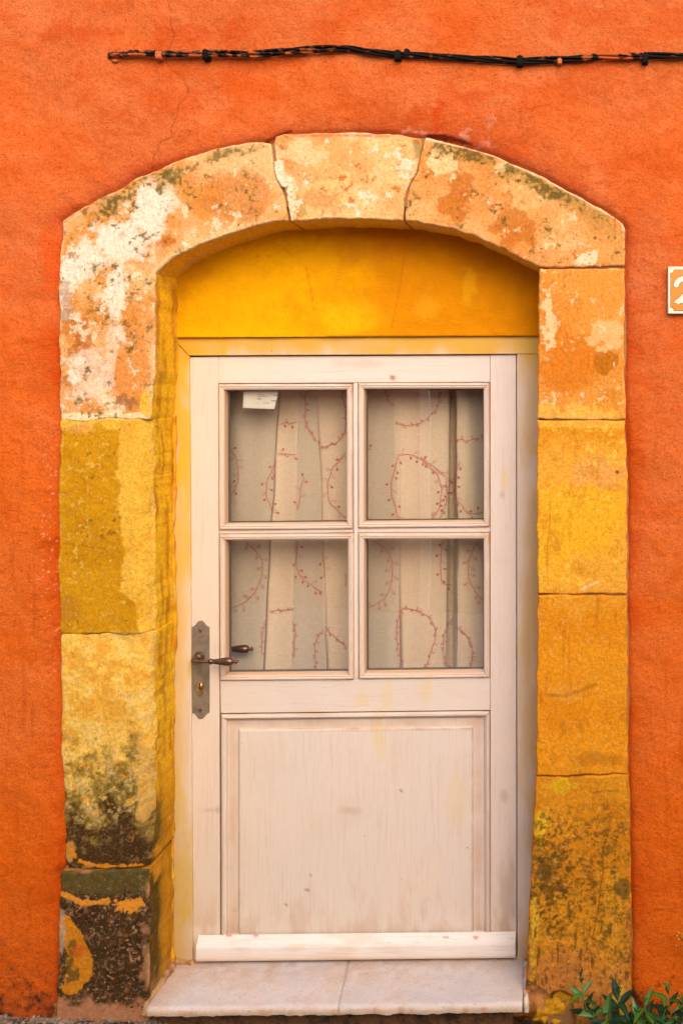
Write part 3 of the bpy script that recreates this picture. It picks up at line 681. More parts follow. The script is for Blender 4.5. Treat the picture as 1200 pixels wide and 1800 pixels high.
def c_L2(px, py, d):
    n = fbm(px, py, 70, 6, 310); n2 = fbm(px, py, 26, 6, 315); n3 = fbm(px, py, 9, 4, 318)
    c = flat(len(px), (246, 194, 84)); c = mix(c, (232, 158, 40), sm(.05, .5, n2)*.6); c = mix(c, (240, 170, 50), sm(-.1, .5, blob(px, py, 190, 1240, 60, 40)+n2*.4)*.6)
    c = mix(c, (250, 212, 130), sm(.2, .6, -n2)*.5)
    t = (py-1352)/110+n*.55+n2*.45
    g = fbm(px, py, 5, 3, 331); g2 = fbm(px, py, 12, 5, 336, .7)
    c = mix(c, (172, 140, 50), sm(-.65, .0, t+g2*.5)*.75)
    c = mix(c, (120, 98, 34), sm(-.35, .35, t+g2*.45+g*.2)*.8)
    c = mix(c, (232, 204, 140), sm(.3, .7, g+g2*.4)*sm(-.7, -.3, t)*sm(.9, .4, t)*.55)
    c = mix(c, (70, 52, 24), sm(.35, .8, -g-g2*.5)*sm(-.5, -.1, t)*.6)
    c = mix(c, (66, 48, 24), sm(.5, .95, t+n3*.2))
    c = flecks(px, py, c, (222, 186, 120), .44, 8, 321, sm(1300, 1360, py)*sm(1500, 1420, py), .5)
    c = flecks(px, py, c, (232, 164, 40), .55, 14, 324, sm(1280, 1360, py)*sm(1500, 1420, py), .7)
    c = mix(c, (232, 180, 90), sm(.1, .4, blob(px, py, 252, 1400, 18, 90)+n2*.5)*.7)
    c = flecks(px, py, c, (150, 110, 70), .5, 7, 327, sm(1420, 1480, py), .6)
    c = mix(c, (206, 150, 70), sm(.1, .4, blob(px, py, 122, 1500, 14, 26)+n2*.5)*.8)
    c = mix(c, (222, 136, 30), sm(.1, .35, np.exp(-(segd(px, py, [(118, 1488), (135, 1512), (170, 1522), (250, 1522)])/4.5)**2)+n3*.5-.35)*.95)
    return edge_wear(px, py, c, d, (214, 160, 90), .6)
def c_L3(px, py, d):
    n = fbm(px, py, 60, 6, 330); n2 = fbm(px, py, 22, 6, 335); n3 = fbm(px, py, 7, 4, 338)
    c = flat(len(px), (66, 48, 28)); c = mix(c, (46, 32, 20), sm(0, .5, n2)*.6)
    c = mix(c, (150, 108, 74), sm(.25, .8, fbm(px, py, 6, 3, 341)+.3*n2)*.6); c = mix(c, (200, 150, 112), sm(.7, .95, fbm(px, py, 5, 3, 344))*.7)
    c = mix(c, (92, 82, 40), sm(1580, 1562, py+n2*8)*.85)
    c = mix(c, (196, 134, 96), sm(-.2, .45, (py-1756)/30+n2*.6)*.85); c = mix(c, (196, 140, 100), sm(.1, .5, blob(px, py, 258, 1680, 9, 90)+n2*.8)*.5)
    o1 = segd(px, py, [(108, 1571), (130, 1580), (143, 1588), (190, 1584)]); c = mix(c, (228, 148, 50), sm(.2, .45, np.exp(-(o1/5)**2)+n3*.35-.1))
    c = mix(c, (236, 152, 44), sm(.0, .2, blob(px, py, 228, 1592, 28, 14)+n3*.4))
    ov = 1-segd(px, py, [(114, 1618), (130, 1650), (142, 1690), (140, 1715), (124, 1738)])/np.interp(py, [1600, 1640, 1700, 1750], [8, 17, 24, 13])
    c = mix(c, (216, 134, 24), sm(.0, .15, ov+n3*.22)*.96)
    c = mix(c, (98, 78, 30), sm(.05, .5, blob(px, py, 124, 1700, 15, 40)+n2*.6+fbm(px, py, 6, 3, 349)*.3)*.85)
    c = mix(c, (206, 90, 30), sm(.1, .4, blob(px, py, 140, 1672, 12, 16)+n3*.5)*.7)
    c = mix(c, (186, 160, 130), sm(.15, .4, blob(px, py, 108, 1650, 8, 50)+n2*.6)*.7)
    return edge_wear(px, py, c, d, (206, 150, 100), .8)
sur = empty('door_surround', P(600, 1790, 0)); tag(sur, 'arched surround of worn ochre and mossy stone blocks round the door', 'door surround')
blocks = [(SL, c_SL, 'peeling arch stone with whitish flaking patches, left of the keystone', .8, 0, side_arch), (KS, c_KS, 'wide keystone at the crown of the arch', .8, -.001, side_arch),
    (SR, c_SR, 'orange arch stone with dark moss on its upper edge, right of the keystone', .7, .001, side_arch), (R1, c_R1, 'orange jamb stone just under the arch', .4, 0, None), (R2, c_R2, 'pale yellow jamb stone, second under the arch', .5, -.001, None),
    (R3, c_R3, 'smooth brownish ochre jamb stone, third under the arch', .6, -.002, None), (R4, c_R4, 'pitted bottom jamb stone behind the plant', 1.2, -.004, None),
    (L1, c_L1, 'jamb stone with a dark mustard patch', .9, 0, side_left), (L2, c_L2, 'jamb stone yellow above and mossy brown below', 1.5, -.001, side_left), (L3, c_L3, 'blackened bottom jamb stone with an orange smear', 1.0, -.004, side_left)]
for k, (pl, cf, lb, amp, dy, sf) in enumerate(blocks):
    o = slab('stone_block', rough(pl, 1.9, 6, k*13+400), dy, .21, .0028, .0028 if pl in (L1, L2) else .005, face_round(amp, 500+k*20, 237, .034) if pl in (L1, L2) else face(amp, 500+k*20), cf, sf, M['stone'], sur, 12 if sf else 3)
    tag(o, lb)

def fillcol(px, py, d): return mix(mix(flat(len(px), (250, 226, 192)), (232, 196, 140), sm(0, .6, fbm(px, py, 20, 4, 411))*.6), (150, 96, 40), np.exp(-(d/.0022)**2)*.5)
o = slab('mortar_fill', rough([(480, 284), (496, 281), (500, 294), (503, 312), (506, 326), (502, 331), (494, 328), (486, 316), (482, 300)], .8, 4, 9), -.0045, .05, .0028, .003, None, fillcol, None, M['stone'], sur, 3)
tag(o, 'pale mortar patch between the keystone and the peeling arch stone')
# ------------------------------------------------------------------ the door
YF, YL = .181, .190     # front of the frame, front of the leaf
def wcol(px, py):
    n = fbm(px, py, 120, 4, 600); n2 = fbm(px, py*.4, 30, 4, 605); n3 = fbm(px, py*.3, 12, 4, 608)
    c = flat(len(px), (232, 214, 198))
    c = mix(c, (236, 210, 180), sm(520, 330, px)*.6)
    c = mix(c, (234, 214, 206), sm(700, 900, px)*.5)
    c = mix(c, (240, 216, 196), sm(.1, .7, n)*.4)
    for cx, cy, rx, ry, a in ((668, 1300, 16, 60, .32), (800, 1400, 22, 90, .22), (680, 1225, 14, 40, .28), (748, 1215, 14, 30, .28), (885, 840, 8, 30, .4), (640, 1230, 20, 14, .35)):
        c = mix(c, (240, 200, 96), sm(0, .6, blob(px, py, cx, cy, rx, ry)+n3*.35)*a)
    for cx, cy, rx, ry, a in ((615, 1425, 22, 10, .4), (368, 1424, 22, 7, .5), (885, 1400, 8, 12, .4), (882, 870, 6, 10, .5), (890, 1570, 22, 90, .45), (640, 640, 60, 7, .25)):
        c = mix(c, (176, 148, 124), sm(-.1, .7, blob(px, py, cx, cy, rx, ry)+n3*.4)*a)
    for cx, cy, r in ((705, 1390, 4), (545, 1540, 4), (503, 1590, 2.5), (385, 1612, 2.5), (412, 1600, 3), (540, 1565, 5), (388, 770, 3), (690, 664, 8)):
        c = mix(c, (140, 84, 56), sm(0, .6, blob(px, py, cx, cy, r, r*.7))*.8)
    c = mix(c, (196, 150, 110), sm(1560, 1650, py+n2*40)*sm(0, .8, n3+.3)*.4)
    return c
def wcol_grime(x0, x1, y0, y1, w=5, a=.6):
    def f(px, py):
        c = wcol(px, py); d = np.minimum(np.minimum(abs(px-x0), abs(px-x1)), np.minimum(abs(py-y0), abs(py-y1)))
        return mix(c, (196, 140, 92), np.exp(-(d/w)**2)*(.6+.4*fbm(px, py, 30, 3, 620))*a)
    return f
def fcol(px, py):
    n = fbm(px, py*.25, 22, 5, 630); n2 = fbm(px, py*.5, 60, 4, 635); n3 = fbm(px, py, 12, 4, 637)
    c = wcol(px, py)
    c = mix(c, (226, 196, 160), .25*np.ones(len(px)))
    l = sm(334, 312, px+n*7+n2*5)*(px < 400)
    c = mix(c, (226, 182, 90), l*.6); c = mix(c, (226, 184, 62), (px < 400)*sm(.0, .8, n*.8+n2*.4+.1)*.75)
    c = mix(c, (240, 180, 14), (px < 400)*sm(1200, 760, py+n2*140)*sm(-1.3, -.3, n)*.92)
    c = mix(c, (222, 164, 24), sm(650, 606, py+n*9+n2*8)*.95)
    c = mix(c, (214, 172, 90), sm(905, 944, px+n*9+n2*10)*sm(-.6, .4, n2+.1)*.75)
    c = mix(c, (222, 178, 60), sm(880, 940, px)*sm(760, 590, py+n2*60)*.7)
    c = mix(c, (190, 150, 60), sm(1400, 1700, py+n2*80)*(px < 400)*.35)
    return c
door = empty('panelled_door', P(620, 1690, YL)); tag(door, 'whitewashed wooden door with four panes above one panel, bronze lever', 'door')
fr = board('frame', [(303, 596), (333, 627), (339, 1694), (305, 1694)], YF, .24, fcol, M['wood_v'], door, ch=.002)
tag(fr, 'left upright of the frame smeared with yellow paint')
fr2 = board('frame', [(303.5, 594), (948, 590), (948, 622), (332, 625)], YF-.0015, .24, fcol, M['wood_h'], door, ch=.002); tag(fr2, 'head of the frame with yellow paint along its top')
fr3 = board('frame', [(907.6, 590.5), (956, 590), (938, 1690), (908.6, 1686)], YF+.002, .24, fcol, M['wood_v'], door, ch=.002); tag(fr3, 'right upright of the frame')
LB = .232
v, f = boxm(*(P(334, 0, .21)[0], P(910, 0, .21)[0]), .228, .234, P(0, 1700, .21)[2], P(0, 615, .21)[2])
def lb(name, q, colf=wcol, mat='wood_v', y0=YL, **kw): return board(name, q, y0, LB, colf, M[mat], door, **kw)
lb('stile', [(331, 628), (383.5, 627), (387, 1660), (339, 1692)])
lb('stile', [(861, 624), (906.3, 623), (907, 1690), (861.5, 1660)])
lb('rail', [(383.8, 627), (860.6, 624.5), (860.6, 671.5), (383.8, 674)], mat='wood_h', y0=YL+.0008)
lb('rail', [(387, 1197), (860.8, 1191.5), (860.8, 1248.5), (388, 1254)], mat='wood_h', y0=YL+.0008)
lb('rail', [(385, 1646), (862, 1641), (862, 1684), (385, 1690)], mat='wood_h', y0=YL+.003)
lb('glazing_bar', [(620.6, 673), (628.6, 673), (629.6, 1193), (622.6, 1195)], y0=YL+.001)
o = lb('glazing_bar', [(385, 931), (620, 928.5), (620, 936), (385.5, 938.5)], mat='wood_h', y0=YL+.0018)
o = lb('glazing_bar', [(629, 928), (860.5, 926), (860.5, 935.5), (629, 936)], mat='wood_h', y0=YL+.0018)
panes = [((384.5, 675), (620, 674.5), (620, 930), (385.5, 932)), ((629.2, 673), (860, 672.5), (860, 926.5), (629.2, 928.5)),
         ((386, 939), (622, 937.5), (622.5, 1194.5), (387, 1196.5)), ((629.6, 937), (860, 936.5), (860.5, 1191), (630.5, 1193.5))]
kx = (D+YL)/F
prof = [(-.0002, .006), (.0006, -.002), (.004, -.0075), (.008, -.0085), (.0095, -.0045), (.0115, -.0040), (.0135, -.0068), (.0185, -.0035), (.0205, .004), (.021, .040)]
for n, q in enumerate(panes):
    xs_ = [p[0] for p in q]; ys_ = [p[1] for p in q]
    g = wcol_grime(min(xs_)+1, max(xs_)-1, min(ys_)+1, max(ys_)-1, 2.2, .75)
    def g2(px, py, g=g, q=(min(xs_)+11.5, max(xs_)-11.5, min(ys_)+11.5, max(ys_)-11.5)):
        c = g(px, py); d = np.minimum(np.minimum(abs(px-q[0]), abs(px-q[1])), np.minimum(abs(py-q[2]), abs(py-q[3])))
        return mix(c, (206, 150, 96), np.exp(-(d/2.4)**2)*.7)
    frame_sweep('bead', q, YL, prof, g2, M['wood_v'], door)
    a, b = P(min(xs_)+8, min(ys_)+8, YL), P(max(xs_)-8, max(ys_)-8, YL)
    gl = mesh('glass_pane', [(a[0], .2145, b[2]), (b[0], .2145, b[2]), (b[0], .2145, a[2]), (a[0], .2145, a[2])], [(0, 1, 2, 3)], M['glass'], door, smooth=False)
    qi = [(p[0]+(10.0 if i in (0, 3) else -10.0), p[1]+(10.0 if i < 2 else -10.0)) for i, p in enumerate(q)]
    frame_sweep('glazing_seal', qi, YL, [(.000, .0262), (.0055, .0262), (.0055, .040), (.0, .042)], lambda px, py: flat(len(px), (60, 54, 50)), M['spacer'], gl, mitre=0, nseg=2)
# lower panel
pq = [(388.5, 1256), (860.5, 1250.5), (861.5, 1650), (389, 1655)]
frame_sweep('panel_moulding', pq, YL, [(-.0002, .006), (.0008, -.001), (.004, -.005), (.010, -.006), (.013, -.002), (.0165, .001), (.018, .010), (.0195, .013)],
            wcol_grime(390, 860, 1255, 1800, 2.5, .7), M['wood_v'], door)
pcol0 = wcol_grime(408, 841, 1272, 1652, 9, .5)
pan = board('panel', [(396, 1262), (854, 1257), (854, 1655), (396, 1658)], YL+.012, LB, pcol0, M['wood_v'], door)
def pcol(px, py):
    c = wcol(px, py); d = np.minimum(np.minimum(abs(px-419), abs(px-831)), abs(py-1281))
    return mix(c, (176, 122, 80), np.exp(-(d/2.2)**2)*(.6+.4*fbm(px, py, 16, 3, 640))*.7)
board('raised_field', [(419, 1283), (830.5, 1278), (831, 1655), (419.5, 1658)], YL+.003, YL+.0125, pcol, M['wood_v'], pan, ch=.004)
# weather bar
def wb(U, V): return .024*(1-np.clip(V/.42, 0, 1))**1.6+.003*np.clip((V-.9)/.1, 0, 1)
def wbc(px, py):
    n = fbm(px*.3, py, 14, 4, 650); c = flat(len(px), (244, 232, 224)); c = mix(c, (230, 198, 166), sm(0, .7, n)*.4); c = mix(c, (230, 190, 140), sm(1674, 1690, py)*.5)
    for cx in (398, 446, 782, 835): c = mix(c, (206, 106, 70), sm(0, .4, blob(px, py, cx, 1652, 7, 2))*.7)
    return c
wy = YL-.030
board('weather_bar', [(344, 1652), (905.5, 1645.5), (905.5, 1685), (344, 1691.5)], wy, YL-.002, wbc, M['wood_h'], door, ch=.0012, step=.004, sag=wb)

# handle and lock
def plate_outline(cx, y0, y1, w):
    """long plate with an ogee cap at both ends, pixels"""
    h = w/2
    cap = [(-h, 0), (-h*.96, -1.2), (-h*.74, -2.6), (-h*.58, -5.2), (-h*.44, -8.4), (-h*.26, -11.2), (0, -12.4), (h*.26, -11.2), (h*.44, -8.4), (h*.58, -5.2), (h*.74, -2.6), (h*.96, -1.2), (h, 0)]
    return [(cx+a, y0+12+b) for a, b in cap]+[(cx-a, y1-12-b) for a, b in cap]
def plate_mesh(name, outline, y0, y1, mat, parent, ch=.0012):
    n = len(outline); cx = sum(p[0] for p in outline)/n; cy = sum(p[1] for p in outline)/n
    k = (D+y0)/F; V = []
    def ring(ins, y):
        for i in range(n):
            a = np.array(outline[i]); e = np.array(outline[(i+1) % n])-np.array(outline[i-1]); e = e/(np.linalg.norm(e)+1e-9)
            p = a+np.array([-e[1], e[0]])*ins/k; q = P(p[0], p[1], y0); V.append((q[0], y, q[2]))
    ring(0, y1); ring(0, y0+ch); ring(ch, y0)
    Fs = [tuple(range(2*n, 3*n))[::-1]]
    for r in range(2):
        for i in range(n): Fs.append((r*n+i, (r+1)*n+i, (r+1)*n+(i+1) % n, r*n+(i+1) % n))
    return mesh(name, V, Fs, mat, parent, smooth=False)
PY = YL-.003
ho = plate_mesh('handle_plate', plate_outline(352.8, 1091, 1264, 30.5), PY, YL+.002, M['bronze'], door)
def lathe(name, cx, cy, prof, mat, parent, n=28, slot=False, sx=1):
    """disc or knob whose axis points out of the door: prof = [(radius px, depth)]"""
    V = []; Fs = []
    for r, y in prof:
        q = P(cx, cy, YL)
        for k in range(n):
            w = 2*math.pi*k/n; V.append((q[0]+math.cos(w)*r*kx*sx, y, q[2]+math.sin(w)*r*kx))
    for i in range(len(prof)-1):
        for k in range(n): Fs.append((i*n+k, i*n+(k+1) % n, (i+1)*n+(k+1) % n, (i+1)*n+k))
    Fs.append(tuple((len(prof)-1)*n+k for k in range(n)))
    return mesh(name, V, Fs, mat, parent)
for cy in (1108.5, 1247.5):
    lathe('screw', 352.5, cy, [(3.2, PY+.001), (3.2, PY-.0006), (2.6, PY-.0016), (.9, PY-.0018), (.8, PY-.0008), (.1, PY-.0008)], M['bronze_dark'], ho, 20)
# lock cylinder: round plug over a rounded body, with the key slot
cyl = lathe('lock_cylinder', 351.8, 1206, [(7.2, PY+.001), (7.2, PY-.004), (6.4, PY-.005), (6.2, PY-.0042), (5.8, PY-.0042), (5.6, PY-.0054), (.1, PY-.0054)], M['brass'], ho, 32)
bp_ = [(351.8-4.6, 1207), (351.8+4.6, 1207)]+[(351.8+4.6*math.cos(a), 1219.5+4.6*math.sin(a)) for a in np.linspace(0, math.pi, 12)]
plate_mesh('lock_cylinder', bp_, PY-.0036, PY+.001, M['brass'], ho, .0006)
plate_mesh('keyhole', [(350.2, 1201.5), (352.2, 1201), (353.2, 1203.5), (351.8, 1205), (352.6, 1207.5), (351.4, 1210), (350.2, 1209.5), (350.6, 1206), (349.8, 1203.5)], PY-.0057, PY-.004, M['black'], ho, .0001)
def lever(sign, yb):
    """sign -1 = outside, +1 = inside; yb = depth of the face it stands on"""
    q0 = P(351, 1154, YL); x0 = q0[0]; z0 = q0[2]; yo = yb+sign*.0525
    rose = []; n = 28
    V = []; Fs = []
    for r, dy in ((.0185, -.0), (.0185, .003), (.0170, .006), (.0145, .007), (.0145, .016), (.012, .018), (.0095, .020)):
        for k in range(n):
            w = 2*math.pi*k/n; V.append((x0+math.cos(w)*r*.92, yb+sign*dy, z0+math.sin(w)*r*.92))
    for i in range(6):
        for k in range(n): Fs.append((i*n+k, i*n+(k+1) % n, (i+1)*n+(k+1) % n, (i+1)*n+k))
    zl = z0-.000
    neck = smoothpath([(x0, yb+sign*.015, z0), (x0-.001, yb+sign*.034, z0), (x0+.001, yb+sign*.048, z0-.000), (x0+.014, yo, zl), (x0+.050, yo, zl-.001)], 6)
    tv = tube(neck, [.0088]*(len(neck)//2)+[.0088-.0030*i/6 if i < 6 else .0056 for i in range(len(neck)-len(neck)//2)], 20)
    L = x0+.051
    pr = [(0, .0060), (.001, .0088), (.003, .0104), (.007, .0104), (.009, .0085), (.012, .0080), (.020, .0086), (.032, .0108), (.045, .0132), (.056, .0148), (.064, .0150), (.071, .0138), (.076, .0108), (.079, .0060), (.081, .0048), (.083, .0068), (.086, .0076), (.089, .0066), (.091, .0034), (.0915, .001)]
    bar = tube([(L+a, yo, zl-.001) for a, r in pr], [r*.93 for a, r in pr], 24)
    vv, ff, _ = join([(V, Fs), tv, bar]); return vv, ff
v, f = lever(-1, PY); mesh('lever', v, f, M['bronze_dark'], ho)
v, f = boxm(P(344, 0, .21)[0], P(362, 0, .21)[0], LB+.0005, LB+.004, P(0, 1260, .21)[2], P(0, 1095, .21)[2])
ip = mesh('inside_plate', v, f, M['bronze'], door, smooth=False)
v, f = lever(1, LB); lv = mesh('lever', v, f, M['bronze_dark'], ip); tag(lv, 'inside lever seen through the lower left pane')

# ------------------------------------------------------------------ sheer curtain with folded pleats and printed wreaths
YC = .318
cur = None
py0, py1, nr = 655, 1225, 90
pl_bands = [((489, 463), (526, 514)), ((549, 573), (648, 642)), ((689, 703), (789, 783)), ((801, 804), (822, 862))]
def band(k, py):
    t = (py-684)/500.; (a0, a1), (b0, b1) = pl_bands[k]
    w = float(fbm(np.array([py]), np.array([k*50.]), 120, 2, 700+k)[0])*2.2
    a = a0+(a1-a0)*t+w; b = b0+(b1-b0)*t+w*.7
    if k == 1: a += 13*max(0, min(1, (py-700)/80.))-13*0 if False else 0
    return a, b
STEP = .0035
cols_n = []
def row(py):
    pts = []; x = 366.0; lay = 0
    def wave(x): return .006*math.sin(x*.052+.6)+.0035*math.sin(x*.11+py*.004)+.003*math.sin(x*.021-py*.006)
    for k in range(4):
        a, b = band(k, py)
        seg = [(x+(b-x)*i/24, 'b') for i in range(25)]
        for sx, _ in seg:
            f = (sx-x)/(b-x); pts.append((sx, YC+wave(sx)-(0 if k == 0 else .004*(1-min(1, f*1.3)))+(.050*math.exp(-((sx-(band(2, py)[1]+a)/2)/6.5)**4) if k == 3 else 0)))
        for i in range(1, 7): sx = b+(a-b)*i/6; pts.append((sx, YC+wave(sx)-.0016-.0006*math.sin(i/6*math.pi)))
        x = a
        # the front layer starts at a, in front of the others
        for i in range(1, 9):
            sx = a+(b-a)*i/8; pts.append((sx, YC+wave(sx)-.0027-.0016*min(1, i/4)))
        x = b
    for i in range(1, 9): sx = x+(905-x)*i/8 if x < 890 else x+i*3; pts.append((sx, YC+wave(sx)-.004*(1-i/8)))
    return pts
V = []; rows = []
for j in range(nr+1):
    py = py0+(py1-py0)*j/nr; rr = row(py); rows.append(rr)
    for sx, y in rr: V.append(P(sx, py, y))
m = len(rows[0]); Fs = [(j*m+i, j*m+i+1, (j+1)*m+i+1, (j+1)*m+i) for j in range(nr) for i in range(m-1)]
MI = [0]*len(Fs)
def front_y(px, py):
    j = int(round((py-py0)/(py1-py0)*nr)); j = max(0, min(nr, j)); rr = rows[j]; best = 9
    for i in range(m-1):
        a, b = rr[i], rr[i+1]
        if min(a[0], b[0]) <= px <= max(a[0], b[0]):
            t = (px-a[0])/(b[0]-a[0]) if abs(b[0]-a[0]) > 1e-6 else 0
            best = min(best, a[1]+(b[1]-a[1])*t)
    return (best if best < 9 else YC)-.0016
def addpoly(pp):
    b = len(V)
    for a, c in pp: V.append(P(a, c, front_y(a, c)))
    Fs.append(tuple(range(b, b+len(pp)))); MI.append(1)
def line(pp, w=.55):
    w = w*.7
    for i in range(len(pp)-1):
        a = np.array(pp[i], float); b = np.array(pp[i+1], float); L = np.linalg.norm(b-a)
        if L < .2 or L > 14: continue
        n = np.array([-(b-a)[1], (b-a)[0]])/L*w; addpoly([a-n, b-n, b+n, a+n])
def leaf2(p, ang, L=5.5, hollow=False):
    d = np.array([math.cos(ang), math.sin(ang)]); n = np.array([-d[1], d[0]]); p = np.array(p, float)
    sh = [(0, 0), (.25, .26), (.5, .34), (.78, .2), (1, 0), (.78, -.2), (.5, -.34), (.25, -.26)]
    o = [p+d*a*L+n*b*L for a, b in sh]
    if hollow: line(o+[o[0]], .4)
    else: addpoly(o)
def berry(p, r=1.6, hollow=False):
    o = [(p[0]+r*math.cos(a), p[1]+r*math.sin(a)) for a in np.linspace(0, 2*math.pi, 9)[:-1]]
    if hollow: line(o+[o[0]], .4)
    else: addpoly(o)
rnd = random.Random(5)
def vine(z, ox, oy, kind='mix', sc=4.615, dense=1.0, size=1.0):
    pts = smoothpath([(ox+a/sc, oy+b/sc) for a, b in z], 6)
    line([tuple(p) for p in pts], .5)
    off = []
    for i, p in enumerate(pts):
        t = pts[min(i+1, len(pts)-1)]-pts[max(i-1, 0)]; t = t/(np.linalg.norm(t)+1e-9)
        off.append(p+np.array([-t[1], t[0]])*(1.3+.9*math.sin(i*.7)))
    line([tuple(p) for p in off], .42)
    acc = 0; nxt = 3; side = 1
    for i in range(1, len(pts)):
        acc += np.linalg.norm(pts[i]-pts[i-1])
        if acc > nxt:
            acc = 0; nxt = (5.5+rnd.random()*8)/dense; side = -side if rnd.random() < .8 else side
            t = pts[i]-pts[i-1]; an = math.atan2(t[1], t[0])+side*(.75+rnd.random()*.5)
            e = pts[i]+np.array([math.cos(an), math.sin(an)])*(3+rnd.random()*4)*size
            line([tuple(pts[i]), tuple(e)], .38)
            k = kind if kind != 'mix' else rnd.choice(['leaf', 'berry', 'leaf'])
            if k == 'leaf': leaf2(e, an+rnd.uniform(-.4, .4), 6.5*size, rnd.random() < .3)
            elif k == 'eye':
                leaf2(e, an, 8.5, True); leaf2(e+np.array([math.cos(an), math.sin(an)])*3, an, 3.4, False)
            else:
                berry(e, 1.5*size, rnd.random() < .3)
                e2 = pts[i]+np.array([math.cos(an+.8), math.sin(an+.8)])*4; line([tuple(pts[i]), tuple(e2)], .35); berry(e2, 1.1)
TL = (370, 660); TR = (620, 660); BL = (370, 930); BR = (620, 930)
for z, o, k in (
    ([(140, 590), (200, 650), (222, 720), (228, 800), (225, 860), (200, 920), (160, 990), (145, 1015)], TL, 'leaf'),
    ([(535, 705), (490, 790), (460, 870), (455, 940), (462, 1000), (490, 1060), (505, 1110)], TL, 'leaf'),
    ([(560, 392), (600, 382), (650, 385), (700, 378)], TL, 'mix'), ([(545, 635), (610, 635), (650, 638), (692, 642)], TL, 'mix'),
    ([(790, 110), (768, 180), (775, 270), (768, 350), (785, 410), (820, 470), (870, 540)], TL, 'berry'),
    ([(880, 590), (950, 570), (1020, 540), (1070, 490), (1095, 400), (1085, 260), (1062, 130)], TL, 'berry'),
    ([(1100, 630), (1050, 690), (990, 760), (960, 850), (950, 930), (970, 1030), (1040, 1100), (1095, 1160)], TL, 'leaf'),
    ([(700, 1090), (725, 990), (730, 900), (760, 840)], TL, 'leaf'),
    ([(265, 110), (275, 170), (315, 240)], TR, 'berry'), ([(105, 590), (148, 600)], TR, 'leaf'),
    ([(350, 370), (400, 400), (480, 400), (550, 380), (620, 330), (680, 260), (700, 170), (690, 110)], TR, 'berry'),
    ([(375, 640), (450, 640), (520, 660), (600, 720), (680, 800), (715, 890), (720, 950), (700, 1070), (640, 1175)], TR, 'leaf'),
    ([(550, 660), (640, 730), (700, 770), (745, 820)], TR, 'leaf'),
    ([(375, 640), (340, 760), (315, 870), (315, 960), (340, 1050), (375, 1175)], TR, 'leaf'),
    ([(765, 820), (760, 900), (765, 980), (750, 1060), (700, 1175)], TR, 'mix'),
    ([(825, 525), (880, 515), (920, 530), (1000, 510), (1060, 505)], TR, 'berry'),
    ([(870, 700), (835, 800), (828, 900), (832, 990), (880, 1050), (930, 1110), (990, 1120), (1060, 1105)], TR, 'leaf'),
    ([(795, 110), (793, 170), (795, 230)], TR, 'berry'),
    ([(290, 100), (350, 160), (400, 220), (425, 290), (415, 380), (390, 460), (340, 540), (270, 600), (160, 650)], BL, 'eye'),
    ([(710, 100), (700, 200), (700, 300), (730, 380), (800, 440), (870, 490), (912, 515)], BL, 'leaf'),
    ([(910, 190), (922, 290), (928, 400)], BL, 'leaf'), ([(475, 665), (530, 660), (600, 655), (655, 655)], BL, 'berry'),
    ([(450, 740), (430, 820), (420, 900), (415, 1000)], BL, 'berry'), ([(668, 750), (690, 830), (682, 920), (680, 1040)], BL, 'berry'),
    ([(920, 820), (870, 880), (850, 950), (850, 1040), (860, 1140)], BL, 'berry'), ([(930, 790), (980, 850), (1040, 900), (1105, 960)], BL, 'berry'),
    ([(1100, 360), (1098, 470)], BL, 'leaf'),
    ([(160, 90), (230, 130), (290, 190), (320, 270), (320, 370), (310, 460), (260, 560), (190, 610), (120, 645)], BR, 'eye'),
    ([(735, 90), (715, 220), (715, 330), (720, 420), (760, 450), (803, 450)], BR, 'leaf'),
    ([(1020, 100), (965, 190), (940, 280), (940, 380), (970, 470), (1020, 540), (1065, 580)], BR, 'eye'),
    ([(400, 640), (480, 650), (560, 680), (620, 720), (660, 790), (675, 860), (650, 950), (620, 1050), (590, 1125)], BR, 'berry'),
    ([(410, 640), (370, 730), (355, 830), (365, 940), (385, 1030), (400, 1100)], BR, 'berry'),
    ([(815, 730), (760, 800), (740, 880), (735, 980), (745, 1070), (790, 1130)], BR, 'berry'),
    ([(835, 790), (890, 830), (940, 890), (970, 970), (965, 1050), (960, 1130)], BR, 'berry')):
    vine(z, o[0], o[1], k, dense=1.2 if k == 'berry' else 1.0, size=.85 if k == 'berry' else 1.0)
cur = mesh('sheer_curtain', V, Fs, [M['sheer'], M['print']], None, mi=MI)
tag(cur, 'cream sheer curtain with red twig wreaths behind the door panes', 'curtain')

# paper note behind the glass, at the top of the first pane
yn = .2165
qn = [(428.5, 684), (489, 683), (488, 694), (482, 719), (427, 717)]
V = [P(a, b, yn) for a, b in qn]; V += [(x, y+.0006, z) for x, y, z in V]
Fs = [(4, 3, 2, 1, 0), (5, 6, 7, 8, 9)]+[(i, (i+1) % 5, (i+1) % 5+5, i+5) for i in range(5)]; MI = [0]*len(Fs)
for x0, x1, yy in ((455, 462, 685.5), (464, 468, 685.5), (470, 474, 686), (453, 464, 694), (453, 472, 696.5), (452, 459, 700), (452, 460, 702), (477, 487, 704.5), (462, 473, 708.5), (452, 455, 708.5), (481, 488, 694.5)):
    w = .9 if yy < 688 or x0 > 475 else .45; b = len(V)
    V += [P(x0, yy-w, yn-.0006), P(x1, yy-w, yn-.0006), P(x1, yy+w, yn-.0006), P(x0, yy+w, yn-.0006)]; Fs.append((b+3, b+2, b+1, b)); MI.append(1)
note = mesh('paper_note', V, Fs, [M['paper'], M['ink']], None, smooth=False, mi=MI); tag(note, 'small printed paper slip stuck inside the upper left pane', 'note')

# room behind
v, f = boxm(-2.6, 1.2, .30, 3.4, -.3, 2.9); f = f[:2]+f[3:]
room = mesh('room', v, f, M['room'], None, smooth=False); tag(room, 'dim room behind the door', None, kind='structure')

